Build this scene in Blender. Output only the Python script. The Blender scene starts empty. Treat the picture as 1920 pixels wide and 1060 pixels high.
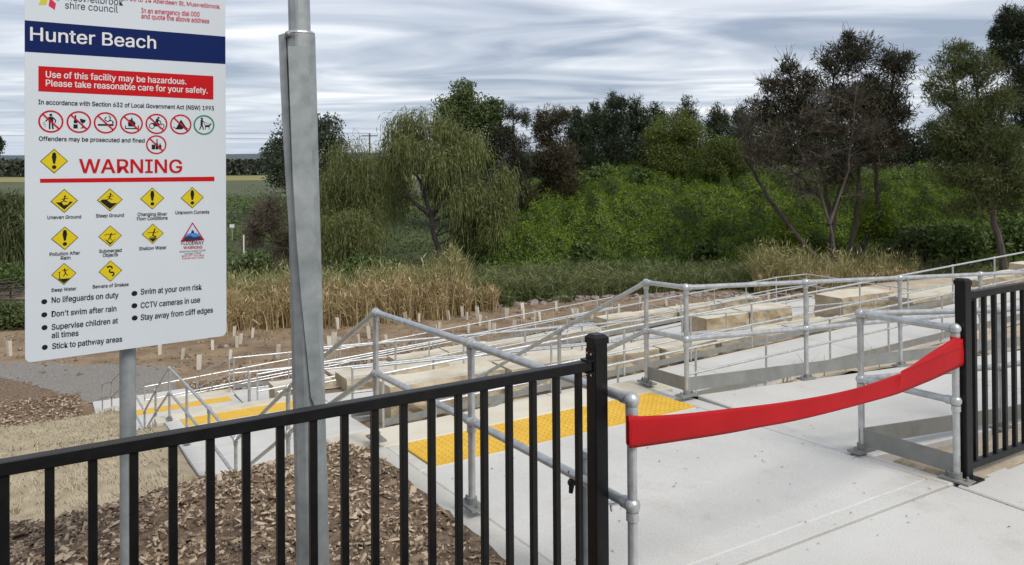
import bpy, bmesh, math, random
import numpy as np
from mathutils import Vector, Matrix, noise
from math import radians, sin, cos, pi, atan2

# ------------------------------------------------------------------ camera, sky, sun, exposure
SC = bpy.context.scene
COL = SC.collection
EYE = 1.9
FPX = 1500.0          # focal length in pixels of the 1920 px wide photograph
CY = 280.0            # row of the principal point
cam_d = bpy.data.cameras.new('camera'); cam = bpy.data.objects.new('camera', cam_d); COL.objects.link(cam)
cam_d.sensor_width = 36; cam_d.lens = FPX / 1920 * 36
cam_d.shift_y = -(530 - CY) / 1920
cam_d.clip_start = .05; cam_d.clip_end = 20000
CM = Matrix.Rotation(pi/2 + radians(.5), 3, 'X') @ Matrix.Rotation(radians(-.4), 3, 'Z')
cam.matrix_world = Matrix.Translation((0, 0, EYE)) @ CM.to_4x4()
SC.camera = cam

SUN_EL, SUN_AZ = 50, 138      # azimuth clockwise from +Y: behind the camera, to the right
w = bpy.data.worlds.new('World'); SC.world = w; w.use_nodes = True
nt = w.node_tree; nt.nodes.clear()
def N(tree, t, **kw):
    n = tree.nodes.new(t)
    for k, v in kw.items():
        if k == 'inp':
            for a, b in v.items(): n.inputs[a].default_value = b
        else: setattr(n, k, v)
    return n
def sky_world():
    L = nt.links.new
    out = N(nt, 'ShaderNodeOutputWorld'); bg = N(nt, 'ShaderNodeBackground', inp={'Strength': 1.0})
    L(bg.outputs[0], out.inputs[0])
    sky = N(nt, 'ShaderNodeTexSky', sky_type='NISHITA', sun_disc=False, sun_elevation=radians(SUN_EL), sun_rotation=radians(SUN_AZ))
    skm = N(nt, 'ShaderNodeVectorMath', operation='SCALE', inp={'Scale': 0.07}); L(sky.outputs[0], skm.inputs[0])
    tc = N(nt, 'ShaderNodeTexCoord'); sep = N(nt, 'ShaderNodeSeparateXYZ'); L(tc.outputs['Generated'], sep.inputs[0])
    mx = N(nt, 'ShaderNodeMath', operation='MAXIMUM', inp={1: 0.0}); L(sep.outputs[2], mx.inputs[0])
    ad = N(nt, 'ShaderNodeMath', operation='ADD', inp={1: 0.05}); L(mx.outputs[0], ad.inputs[0])
    dx = N(nt, 'ShaderNodeMath', operation='DIVIDE'); L(sep.outputs[0], dx.inputs[0]); L(ad.outputs[0], dx.inputs[1])
    dy = N(nt, 'ShaderNodeMath', operation='DIVIDE'); L(sep.outputs[1], dy.inputs[0]); L(ad.outputs[0], dy.inputs[1])
    cb = N(nt, 'ShaderNodeCombineXYZ'); L(dx.outputs[0], cb.inputs[0]); L(dy.outputs[0], cb.inputs[1])
    mp = N(nt, 'ShaderNodeMapping'); mp.inputs['Rotation'].default_value = (0, 0, radians(-14)); mp.inputs['Scale'].default_value = (.50, .85, 1)
    L(cb.outputs[0], mp.inputs[0])
    n1 = N(nt, 'ShaderNodeTexNoise', inp={'Scale': 1.0, 'Detail': 4.5, 'Roughness': .46, 'Distortion': 1.6}); L(mp.outputs[0], n1.inputs['Vector'])
    n2 = N(nt, 'ShaderNodeTexNoise', inp={'Scale': .42, 'Detail': 3.0, 'Roughness': .5}); L(mp.outputs[0], n2.inputs['Vector'])
    sm = N(nt, 'ShaderNodeMath', operation='MULTIPLY_ADD', inp={1: .6}); L(n2.outputs[0], sm.inputs[0])
    s1 = N(nt, 'ShaderNodeMath', operation='MULTIPLY', inp={1: .7}); L(n1.outputs[0], s1.inputs[0]); L(s1.outputs[0], sm.inputs[2])
    cr = N(nt, 'ShaderNodeValToRGB'); L(sm.outputs[0], cr.inputs[0])
    e = cr.color_ramp.elements
    e[0].position = .50; e[0].color = (.205, .24, .305, 1)
    e[1].position = .82; e[1].color = (.60, .612, .625, 1)
    m = e.new(.66); m.color = (.36, .388, .44, 1)
    # towards the horizon the deck thins to a pale blue grey
    hz = N(nt, 'ShaderNodeMapRange', inp={1: 0.0, 2: 0.09, 3: .75, 4: 0.0}); hz.interpolation_type = 'SMOOTHSTEP'; L(sep.outputs[2], hz.inputs[0])
    hm = N(nt, 'ShaderNodeMix', data_type='RGBA'); L(hz.outputs[0], hm.inputs[0]); L(cr.outputs[0], hm.inputs[6]); hm.inputs[7].default_value = (.335, .383, .46, 1)
    fm = N(nt, 'ShaderNodeMix', data_type='RGBA', inp={0: .88}); L(skm.outputs[0], fm.inputs[6]); L(hm.outputs[2], fm.inputs[7])
    L(fm.outputs[2], bg.inputs[0])
sky_world()

sd = bpy.data.lights.new('sun', 'SUN'); sd.energy = 1.5; sd.angle = radians(22); sd.color = (1, .965, .905)
sun = bpy.data.objects.new('sun', sd); COL.objects.link(sun)
sdir = Vector((sin(radians(SUN_AZ))*cos(radians(SUN_EL)), cos(radians(SUN_AZ))*cos(radians(SUN_EL)), sin(radians(SUN_EL))))
sun.rotation_euler = sdir.to_track_quat('Z', 'Y').to_euler(); sun.location = (0, -10, 20)

vs = SC.view_settings
vs.view_transform = 'Standard'; vs.look = 'None'; vs.exposure = 0.88; vs.gamma = 1; vs.use_curve_mapping = False
SC.render.engine = 'CYCLES'
SC.cycles.use_denoising = True
SC.cycles.max_bounces = 6; SC.cycles.diffuse_bounces = 3; SC.cycles.transparent_max_bounces = 4

# ------------------------------------------------------------------ measuring: photograph pixel -> place
def ray(px, py): return CM @ Vector(((px-960)/FPX, -(py-CY)/FPX, -1))
def at_z(px, py, z): d = ray(px, py); return Vector((0, 0, EYE)) + d*((z-EYE)/d.z)
def at_y(px, py, y): d = ray(px, py); return Vector((0, 0, EYE)) + d*(y/d.y)
TH = radians(31)                       # the walkway's own axes: u along the fence, v down the stairs
UA = Vector((cos(TH), sin(TH), 0)); VA = Vector((-sin(TH), cos(TH), 0)); ZA = Vector((0, 0, 1))
def W(u, v, z=0.0): return UA*u + VA*v + ZA*z
def to_uv(x, y): return x*cos(TH)+y*sin(TH), -x*sin(TH)+y*cos(TH)
def on_v(px, py, v):
    d = ray(px, py); C = Vector((0, 0, EYE)); return C + d*((v - C.dot(VA))/d.dot(VA))

# ------------------------------------------------------------------ materials
MATS = {}
def pm(name, c1, c2=None, scale=4.0, rough=.7, metal=0.0, bump=0.0, bscale=40.0, detail=6.0, c3=None, island=0.0, transl=0.0,
       lo=.35, hi=.65, stretch=None, spec=.5, coat=0.0, dist=.01, iscol=None):
    m = bpy.data.materials.new(name); m.use_nodes = True; t = m.node_tree; t.nodes.clear(); L = t.links.new
    out = N(t, 'ShaderNodeOutputMaterial'); b = N(t, 'ShaderNodeBsdfPrincipled'); L(b.outputs[0], out.inputs[0])
    b.inputs['Roughness'].default_value = rough; b.inputs['Metallic'].default_value = metal
    b.inputs['Specular IOR Level'].default_value = spec; b.inputs['Coat Weight'].default_value = coat
    tc = N(t, 'ShaderNodeTexCoord'); vec = tc.outputs['Object']
    if stretch:
        mp = N(t, 'ShaderNodeMapping'); mp.inputs['Scale'].default_value = stretch; L(vec, mp.inputs[0]); vec = mp.outputs[0]
    c2 = c2 or c1
    nz = N(t, 'ShaderNodeTexNoise', inp={'Scale': scale, 'Detail': detail, 'Roughness': .6}); L(vec, nz.inputs['Vector'])
    fac = nz.outputs[0]
    if island:
        g = N(t, 'ShaderNodeNewGeometry')
        mm = N(t, 'ShaderNodeMix', data_type='FLOAT', inp={0: island}); L(fac, mm.inputs[2]); L(g.outputs['Random Per Island'], mm.inputs[3]); fac = mm.outputs[0]
    cr = N(t, 'ShaderNodeValToRGB'); L(fac, cr.inputs[0]); e = cr.color_ramp.elements
    e[0].position = lo; e[0].color = (*c1, 1); e[1].position = hi; e[1].color = (*c2, 1)
    if c3: x = e.new(min(hi+.2, .98)); x.color = (*c3, 1)
    col = cr.outputs[0]
    L(col, b.inputs['Base Color'])
    if bump:
        n2 = N(t, 'ShaderNodeTexNoise', inp={'Scale': bscale, 'Detail': 5.0}); L(vec, n2.inputs['Vector'])
        bp = N(t, 'ShaderNodeBump', inp={'Strength': bump, 'Distance': dist}); L(n2.outputs[0], bp.inputs['Height']); L(bp.outputs[0], b.inputs['Normal'])
    if transl:
        tr = N(t, 'ShaderNodeBsdfTranslucent'); L(col, tr.inputs[0]); ms = N(t, 'ShaderNodeMixShader', inp={0: transl})
        L(b.outputs[0], ms.inputs[1]); L(tr.outputs[0], ms.inputs[2]); L(ms.outputs[0], out.inputs[0])
    MATS[name] = m; return m

def concrete_mat(name, base, dark, stain):
    m = pm(name, dark, base, scale=1.1, rough=.85, bump=.25, bscale=90, lo=.2, hi=.62, detail=9, dist=.004, spec=.3)
    t = m.node_tree; L = t.links.new
    b = [n for n in t.nodes if n.type == 'BSDF_PRINCIPLED'][0]; cr = [n for n in t.nodes if n.type == 'VALTORGB'][0]; tc = [n for n in t.nodes if n.type == 'TEX_COORD'][0]
    n = N(t, 'ShaderNodeTexNoise', inp={'Scale': .8, 'Detail': 8.0, 'Roughness': .72}); L(tc.outputs['Object'], n.inputs['Vector'])
    mr = N(t, 'ShaderNodeMapRange', inp={1: .57, 2: .74, 3: 0.0, 4: .6}); L(n.outputs[0], mr.inputs[0])
    mx = N(t, 'ShaderNodeMix', data_type='RGBA'); L(mr.outputs[0], mx.inputs[0]); L(cr.outputs[0], mx.inputs[6]); mx.inputs[7].default_value = (*stain, 1)
    d = N(t, 'ShaderNodeTexNoise', inp={'Scale': 11.0, 'Detail': 10.0, 'Roughness': .75}); L(tc.outputs['Object'], d.inputs['Vector'])
    dr = N(t, 'ShaderNodeMapRange', inp={1: .65, 2: .80, 3: 0.0, 4: .5}); L(d.outputs[0], dr.inputs[0])
    dm = N(t, 'ShaderNodeMix', data_type='RGBA'); L(dr.outputs[0], dm.inputs[0]); L(mx.outputs[2], dm.inputs[6]); dm.inputs[7].default_value = (.20, .16, .115, 1); mx = dm
    f = N(t, 'ShaderNodeTexNoise', inp={'Scale': 130.0, 'Detail': 2.0}); L(tc.outputs['Object'], f.inputs['Vector'])
    fr = N(t, 'ShaderNodeMapRange', inp={1: .3, 2: .7, 3: .86, 4: 1.08}); L(f.outputs[0], fr.inputs[0])
    ml = N(t, 'ShaderNodeVectorMath', operation='SCALE'); L(mx.outputs[2], ml.inputs[0]); L(fr.outputs[0], ml.inputs['Scale'])
    L(ml.outputs[0], b.inputs['Base Color'])
    return m
concrete_mat('concrete', (.57, .555, .52), (.475, .46, .425), (.37, .315, .25))
concrete_mat('concrete_edge', (.575, .55, .495), (.48, .455, .40), (.38, .315, .24))
def galv_mat(name, c1, c2, metal, rough, scale=14):
    m = pm(name, c1, c2, scale=scale, rough=rough, metal=metal, lo=.3, hi=.7, bump=.03, bscale=60, dist=.003)
    t = m.node_tree; L = t.links.new; b = [n for n in t.nodes if n.type == 'BSDF_PRINCIPLED'][0]; tc = [n for n in t.nodes if n.type == 'TEX_COORD'][0]
    v = N(t, 'ShaderNodeTexNoise', inp={'Scale': scale*1.7, 'Detail': 3.0}); L(tc.outputs['Object'], v.inputs['Vector'])
    mr = N(t, 'ShaderNodeMapRange', inp={1: .3, 2: .7, 3: rough-.1, 4: rough+.15}); L(v.outputs[0], mr.inputs[0]); L(mr.outputs[0], b.inputs['Roughness'])
    return m
galv_mat('galvanised', (.37, .383, .385), (.58, .59, .585), .55, .36)
galv_mat('galvanised_dull', (.21, .235, .24), (.385, .41, .41), .35, .5, 9)
galv_mat('galvanised_plate', (.20, .203, .19), (.285, .285, .268), .3, .55, 5)
pm('black_paint', (.005, .005, .0055), (.009, .009, .0095), scale=20, rough=.36, bump=.02, bscale=300, dist=.001, spec=.28)
pm('black_rubber', (.012, .012, .012), rough=.6)
pm('chrome', (.7, .71, .72), rough=.12, metal=1)
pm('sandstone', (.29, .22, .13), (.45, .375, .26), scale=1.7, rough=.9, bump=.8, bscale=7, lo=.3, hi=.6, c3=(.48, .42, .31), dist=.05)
pm('sandstone_cream', (.50, .435, .32), (.61, .56, .455), scale=1.6, rough=.88, bump=.1, bscale=60, lo=.35, hi=.6, dist=.004)
pm('sand', (.34, .27, .18), (.48, .405, .30), scale=3, rough=.95, bump=.6, bscale=14, dist=.03, lo=.3, hi=.65)
pm('soil', (.14, .093, .054), (.275, .195, .118), scale=.7, rough=.97, bump=.7, bscale=5, dist=.06, lo=.35, hi=.62, detail=9, c3=(.30, .235, .16))
pm('clod', (.10, .07, .045), (.24, .18, .12), scale=1, rough=.95, island=.9, lo=.1, hi=.8, c3=(.36, .31, .25))
pm('gravel', (.15, .135, .12), (.29, .265, .235), scale=16, rough=.95, bump=.8, bscale=30, dist=.03, lo=.35, hi=.7)
pm('bark_bed', (.095, .063, .04), (.235, .163, .105), scale=14, rough=.95, bump=.9, bscale=26, dist=.05, lo=.36, hi=.62, c3=(.33, .24, .165))
pm('bark_chip', (.105, .070, .043), (.31, .22, .14), scale=.6, rough=.9, island=.95, lo=.1, hi=.62, c3=(.50, .395, .285))
pm('jute', (.28, .226, .14), (.43, .36, .24), scale=3.0, rough=.97, bump=.6, bscale=40, dist=.02, lo=.3, hi=.66)
pm('jute_fibre', (.30, .24, .15), (.49, .41, .28), scale=3.0, rough=.97, island=.8, lo=.2, hi=.8)
pm('tactile_yellow', (.61, .355, .026), (.69, .425, .04), scale=5, rough=.62, lo=.3, hi=.6)
pm('ribbon_red', (.40, .006, .010), (.46, .009, .013), scale=3, rough=.5, transl=.10, spec=.2, bump=.15, bscale=220, dist=.001)
pm('sign_white', (.55, .595, .63), (.59, .63, .66), scale=2, rough=.35)
pm('ink_blue', (.0012, .012, .085), rough=.6, spec=.15); pm('ink_red', (.47, .006, .010), rough=.6, spec=.15); pm('ink_black', (.012, .012, .014), rough=.6, spec=.15)
pm('ink_yellow', (.62, .48, .012), rough=.6, spec=.15); pm('ink_green', (.02, .22, .10), rough=.6, spec=.15); pm('ink_white', (.66, .66, .66), rough=.6, spec=.15)
pm('ink_navy', (.03, .035, .08), rough=.6, spec=.15); pm('ink_sky', (.42, .58, .75), rough=.6, spec=.15); pm('ink_water', (.05, .22, .55), rough=.6, spec=.15)
pm('ink_olive', (.55, .50, .04), rough=.6, spec=.15); pm('ink_teal', (.14, .50, .58), rough=.6, spec=.15); pm('ink_crimson', (.55, .03, .08), rough=.6, spec=.15)
pm('guard_plastic', (.60, .55, .46), (.78, .74, .66), scale=.8, rough=.6, transl=.15)
pm('timber_stake', (.42, .33, .22), (.55, .46, .33), scale=10, rough=.9)
pm('rock', (.16, .13, .115), (.34, .28, .25), scale=3, rough=.9, bump=.5, bscale=12, dist=.03, c3=(.50, .45, .42))
pm('bark_dark', (.022, .017, .013), (.06, .047, .038), scale=5, rough=.95, bump=.5, bscale=20, dist=.03, stretch=(1, 1, .25))
pm('bark_grey', (.045, .036, .03), (.10, .085, .072), scale=5, rough=.95, bump=.4, bscale=20, dist=.03, stretch=(1, 1, .25))
pm('twig_grey', (.062, .052, .044), (.12, .104, .09), scale=2, rough=.95)
pm('twig_brown', (.075, .05, .04), (.14, .095, .075), scale=2, rough=.95)
def leaf(name, c1, c2, c3, scale=.35, isl=.45, tr=.34, lo=.3, hi=.6): return pm(name, c1, c2, scale=scale, rough=.6, island=isl, transl=tr, lo=lo, hi=hi, c3=c3, spec=.25, detail=3)
leaf('leaf_euc', (.045, .060, .034), (.095, .115, .066), (.14, .16, .10))
leaf('leaf_willow', (.095, .112, .034), (.185, .206, .072), (.26, .275, .115))
leaf('leaf_willow_dark', (.055, .070, .026), (.115, .135, .054), (.17, .185, .085))
leaf('leaf_green', (.058, .082, .026), (.130, .165, .060), (.19, .225, .09))
leaf('leaf_pine', (.023, .034, .017), (.055, .072, .036), (.09, .108, .056))
leaf('leaf_brown', (.040, .035, .018), (.088, .076, .040), (.135, .118, .066))
leaf('leaf_umber', (.026, .026, .014), (.066, .061, .035), (.115, .10, .064))
leaf('leaf_lime', (.070, .100, .018), (.150, .185, .042), (.22, .25, .075))
leaf('leaf_olive', (.052, .070, .022), (.115, .138, .048), (.17, .19, .075))
leaf('leaf_vine', (.090, .135, .013), (.180, .250, .026), (.26, .33, .05), scale=.8, isl=.14)
leaf('leaf_vine_shade', (.050, .085, .011), (.105, .160, .020), (.15, .215, .035), scale=.8, isl=.14)  # darker copy of the vine leaf, shade put into the colour
leaf('leaf_castor', (.048, .082, .018), (.105, .155, .040), (.165, .22, .085), isl=.6)
leaf('leaf_grass', (.095, .118, .042), (.19, .215, .086), (.30, .31, .15), isl=.6)
leaf('leaf_reed', (.24, .165, .075), (.45, .345, .175), (.60, .51, .30), isl=.6, tr=.15)
leaf('leaf_reed_green', (.18, .175, .07), (.36, .33, .14), (.54, .48, .26), isl=.6, tr=.15)
leaf('leaf_dry', (.24, .20, .09), (.36, .31, .16), (.44, .39, .23), isl=.6, tr=.1)
pm('bank_green', (.028, .04, .014), (.075, .09, .032), scale=.25, rough=.95, bump=.8, bscale=3, dist=.25, detail=8)
pm('vine_floor', (.018, .032, .006), (.045, .075, .012), scale=.6, rough=.95, bump=.8, bscale=3, dist=.2)
pm('field', (.17, .155, .05), (.25, .225, .075), scale=.012, rough=.95, detail=6)
pm('pasture', (.045, .058, .020), (.09, .098, .038), scale=.02, rough=.95, detail=8)
pm('far_wood', (.020, .028, .018), (.050, .060, .036), scale=.10, rough=.95, island=.5)
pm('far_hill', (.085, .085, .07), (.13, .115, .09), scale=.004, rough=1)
pm('far_hill_blue', (.06, .08, .10), (.08, .10, .12), scale=.002, rough=1)  # blue distance haze put into the hills' base colour
pm('wood_pole', (.10, .085, .07), (.16, .14, .12), scale=4, rough=.9)

# ------------------------------------------------------------------ mesh helpers
def wloc(o):
    p = Vector((0, 0, 0))
    while o: p += o.location; o = o.parent
    return p
def link(name, me, parent=None, kind=None, label=None, cat=None, group=None):
    o = bpy.data.objects.new(name, me); COL.objects.link(o)
    if parent: o.parent = parent
    if kind: o['kind'] = kind
    if label: o['label'] = label
    if cat: o['category'] = cat
    if group: o['group'] = group
    return o
def thing(name, label, cat, loc=(0, 0, 0), group=None):
    o = link(name, None, None, None, label, cat, group); o.location = loc; return o
def setting(name, loc=(0, 0, 0)):
    o = link(name, None, None, 'structure'); o.location = loc; return o
class MB:
    def __init__(s): s.v = []; s.f = []
    def add(s, vs, fs):
        o = len(s.v); s.v += [Vector(p) for p in vs]; s.f += [tuple(i+o for i in f) for f in fs]; return s
    def hexa(s, b4, t4):
        return s.add(list(b4)+list(t4), [(3,2,1,0), (4,5,6,7), (0,1,5,4), (1,2,6,5), (2,3,7,6), (3,0,4,7)])
    def obox(s, c, ax, ay, az):   # centre and three half-vectors
        c = Vector(c); q = [(-1,-1), (1,-1), (1,1), (-1,1)]
        return s.hexa([c+ax*a+ay*b-az for a, b in q], [c+ax*a+ay*b+az for a, b in q])
    def uvbox(s, u0, u1, v0, v1, z0, z1):
        q = [(u0,v0), (u1,v0), (u1,v1), (u0,v1)]; return s.hexa([W(a,b,z0) for a,b in q], [W(a,b,z1) for a,b in q])
    def tube(s, pts, rad, n=10, cap=True):
        pts = [Vector(p) for p in pts]; m = len(pts)
        if not hasattr(rad, '__len__'): rad = [rad]*m
        ref = None; base = len(s.v)
        for i, p in enumerate(pts):
            d = (pts[min(i+1, m-1)]-pts[max(i-1, 0)]).normalized()
            if ref is None: ref = d.orthogonal().normalized()
            a = (ref - d*ref.dot(d))
            a = a.normalized() if a.length > 1e-6 else d.orthogonal().normalized()
            ref = a; b = d.cross(a)
            for k in range(n): t = 2*pi*k/n; s.v.append(p + (a*cos(t)+b*sin(t))*rad[i])
        for i in range(m-1):
            for k in range(n):
                k2 = (k+1) % n; s.f.append((base+i*n+k, base+i*n+k2, base+(i+1)*n+k2, base+(i+1)*n+k))
        if cap:
            s.f.append(tuple(base+k for k in reversed(range(n)))); s.f.append(tuple(base+(m-1)*n+k for k in range(n)))
        return s
    def ball(s, c, r, n=12, m=8, sx=1, sy=1, sz=1):
        c = Vector(c); vs = [c+Vector((0, 0, -r*sz))]
        for i in range(1, m):
            t = -pi/2+pi*i/m
            for k in range(n): vs.append(c+Vector((cos(t)*cos(2*pi*k/n)*r*sx, cos(t)*sin(2*pi*k/n)*r*sy, sin(t)*r*sz)))
        vs.append(c+Vector((0, 0, r*sz))); fs = []
        for k in range(n): fs.append((0, 1+(k+1) % n, 1+k))
        for i in range(m-2):
            for k in range(n): fs.append((1+i*n+k, 1+i*n+(k+1) % n, 1+(i+1)*n+(k+1) % n, 1+(i+1)*n+k))
        e = len(vs)-1
        for k in range(n): fs.append((e, 1+(m-2)*n+k, 1+(m-2)*n+(k+1) % n))
        return s.add(vs, fs)
    def build(s, name, mat, parent=None, smooth=False, kind=None, label=None, cat=None, group=None, bevel=0):
        me = bpy.data.meshes.new(name); off = wloc(parent) if parent else Vector((0, 0, 0))
        me.from_pydata([tuple(p-off) for p in s.v], [], s.f); me.materials.append(MATS[mat]); me.update()
        if bevel:
            bm = bmesh.new(); bm.from_mesh(me)
            bmesh.ops.bevel(bm, geom=[e for e in bm.edges if e.is_manifold and e.calc_face_angle(0) > .5], offset=bevel, segments=1, affect='EDGES', profile=.5, clamp_overlap=True)
            bm.to_mesh(me); bm.free()
        if smooth:
            me.polygons.foreach_set('use_smooth', [True]*len(me.polygons)); me.set_sharp_from_angle(angle=radians(38))
        return link(name, me, parent, kind, label, cat, group)
def npmesh(name, V, F, mat):
    me = bpy.data.meshes.new(name); k = F.shape[1]
    me.vertices.add(len(V)); me.vertices.foreach_set('co', np.ascontiguousarray(V, dtype=np.float32).ravel())
    me.loops.add(F.size); me.loops.foreach_set('vertex_index', np.ascontiguousarray(F, dtype=np.int32).ravel())
    me.polygons.add(len(F)); me.polygons.foreach_set('loop_start', np.arange(0, F.size, k, dtype=np.int32))
    me.materials.append(MATS[mat]); me.update(calc_edges=True); return me
def unit(a): return a/np.maximum(np.linalg.norm(a, axis=1, keepdims=True), 1e-9)
def cards(C, A, L, Wd, rng, B=None):
    """leaf-shaped four-cornered faces: centre, long axis, length, width"""
    n = len(C); A = unit(A)
    if B is None: B = unit(np.cross(A, rng.normal(size=(n, 3))))
    L = np.broadcast_to(np.asarray(L, float), (n,))[:, None]; Wd = np.broadcast_to(np.asarray(Wd, float), (n,))[:, None]
    V = np.empty((n, 4, 3)); V[:, 0] = C-A*L/2; V[:, 1] = C+B*Wd/2-A*L*.08; V[:, 2] = C+A*L/2; V[:, 3] = C-B*Wd/2-A*L*.08
    return V.reshape(-1, 3), np.arange(4*n).reshape(n, 4)
def blades(P, H, Wd, lean, rng, segs=3):
    """grass or reed blades: tapering bent strips"""
    n = len(P); ang = rng.uniform(0, 2*pi, n); side = np.stack([np.cos(ang), np.sin(ang), np.zeros(n)], 1)
    a2 = rng.uniform(0, 2*pi, n); ld = np.stack([np.cos(a2), np.sin(a2), np.zeros(n)], 1)*lean[:, None]
    rows = []
    for i in range(segs+1):
        t = i/segs; c = P + ld*H[:, None]*t*t + np.array([0, 0, 1])*(H*t*(1-.25*lean*t))[:, None]
        ww = (Wd*(1-t*.85)/2)[:, None]; rows += [c-side*ww, c+side*ww]
    V = np.stack(rows, 1); k = 2*(segs+1); base = (np.arange(n)*k)[:, None]
    F = np.concatenate([base+np.array([2*i, 2*i+1, 2*i+3, 2*i+2]) for i in range(segs)], 0)
    return V.reshape(-1, 3), F
def merge(lst):
    Vs, Fs, o = [], [], 0
    for V, F in lst: Vs.append(V); Fs.append(F+o); o += len(V)
    return np.concatenate(Vs), np.concatenate(Fs)
def sstep(a, b, x): t = min(1, max(0, (x-a)/(b-a))); return t*t*(3-2*t)

# ------------------------------------------------------------------ levels of the site
def zL1(u): return -.06-.057*(min(u, 25)-4.55)
def zL2(u): return -2.43+.06*(min(u, 24.6)-4.75)
def zL3(u): return -2.62-.046*(min(u, 23.4)-4.6)
def zL4(u): return -4.30+.0435*(min(u, 23.4)-4.6)
def zL5(u): return -4.45-.035*(min(u, 21.5)-4.6)
def zL6(u): return -6.05+.055*(min(u, 21.5)-3.0)
LEFT = [(-60, 0), (2.6, 0), (4.9, -.03), (5.4, -.14), (9.5, -2.30), (14.7, -2.66), (15.3, -2.86), (18.1, -4.22), (22.5, -4.48), (23.1, -4.7), (28.0, -6.08), (32, -6.1), (400, -6.1)]
L1Z = lambda v: -.043*(v-2.66)
L2Z = lambda v: -2.30-.062*(v-9.75)
L3Z = lambda v: -4.22-.06*(v-18.2)
def lin(nodes, x):
    if x <= nodes[0][0]: return nodes[0][1]
    for (a, b), (c, d) in zip(nodes, nodes[1:]):
        if x <= c: return b+(d-b)*(x-a)/(c-a)
    return nodes[-1][1]
def right_nodes(u):
    u = max(u, 4.6); s2 = -.094*(min(u, 24.6)-4.75)
    return [(-60, 0), (2.5, -.02), (3.15, zL1(u)+.0), (3.2, zL1(u)-.07), (4.95, zL1(u)-.07), (5.15, zL1(u)-.12), (9.6+s2, zL2(u)-.05), (10.1+s2, zL2(u)-.07), (12.1+s2, zL2(u)-.07),
            (12.8+s2, zL2(u)-.1), (12.9, zL3(u)-.07), (15.15, zL3(u)-.07), (15.9, zL3(u)-.1), (18.2, zL4(u)-.07), (20.2, zL4(u)-.07), (20.9, zL4(u)-.12), (21, zL5(u)-.07),
            (22.8, zL5(u)-.07), (25.3, zL6(u)-.07), (27.3, zL6(u)-.07), (30, -6.1), (400, -6.1)]
def ground(x, y):
    u, v = to_uv(x, y)
    if v > 30.5 or y > 36: z = -6.1
    else:
        a = lin(LEFT, v)
        if u < 1.9: z = a-.055*min(2-u, 6)*(sstep(2.7, 4.2, v)-sstep(5.4, 9, v))
        elif u < (4.56 if v < 5 else 4.7): z = a-.5 if u > 2.12 else (a-.5*(u-2.02)/.1 if u > 2.02 else a-.02)
        else: z = lin(right_nodes(u), v)
        if u > 30: z += (0-z)*sstep(30, 42, u)*0
    if y > 48:
        z += 2.6*sstep(52, 78, y)*(1 if y < 5000 else 1)
    d = math.hypot(x, y)
    if d > 12 and (v > 28): z += .10*noise.noise((x*.22, y*.22, 3)) + .04*noise.noise((x*.9, y*.9, 5))
    return z
GROUND_OBJ = None
def make_ground():
    def axis(lo, hi, fine0, fine1, step):
        a = list(np.arange(fine0, fine1+step/2, step)); s = step
        while a[-1] < hi: s *= 1.22; a.append(a[-1]+s)
        s = step
        while a[0] > lo: s *= 1.22; a.insert(0, a[0]-s)
        return a
    us = axis(-6000, 6000, -16, 30, .33); vs_ = axis(-300, 6000, 2, 31, .25)
    V = []; nu = len(us)
    for v in vs_:
        for u in us:
            p = W(u, v); V.append((p.x, p.y, ground(p.x, p.y)))
    F = [(j*nu+i, j*nu+i+1, (j+1)*nu+i+1, (j+1)*nu+i) for j in range(len(vs_)-1) for i in range(nu-1)]
    me = npmesh('ground', np.array(V), np.array(F), 'soil')
    me.polygons.foreach_set('use_smooth', [True]*len(F))
    me.materials.append(MATS['pasture']); me.materials.append(MATS['bank_green'])
    mi = []
    for f in F:
        c = V[f[0]]; mi.append(1 if c[1] > 80 else (2 if c[1] > 49+2*noise.noise((c[0]*.2, c[1]*.2, 0)) else 0))
    me.polygons.foreach_set('material_index', mi)
    link('ground', me, None, 'structure')
make_ground()
def drape(name, inside, u0, u1, v0, v1, res, off, mat, rough=0.0, rs=3.0, **kw):
    """a sheet laid over the ground where inside(u, v) holds"""
    nu = int((u1-u0)/res)+1; nv = int((v1-v0)/res)+1; idx = {}; V = []; F = []
    def vid(i, j):
        if (i, j) not in idx:
            u = u0+i*res; v = v0+j*res; p = W(u, v); idx[(i, j)] = len(V)
            V.append((p.x, p.y, ground(p.x, p.y)+off+rough*noise.fractal((u*rs, v*rs, 7.7), 1, 2, 4)))
        return idx[(i, j)]
    for j in range(nv):
        for i in range(nu):
            if inside(u0+(i+.5)*res, v0+(j+.5)*res): F.append((vid(i, j), vid(i+1, j), vid(i+1, j+1), vid(i, j+1)))
    me = npmesh(name, np.array(V), np.array(F), mat); me.polygons.foreach_set('use_smooth', [True]*len(F))
    return link(name, me, **kw)
nz2 = lambda u, v, s=1.0: noise.noise((u*s, v*s, 1.3))
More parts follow.
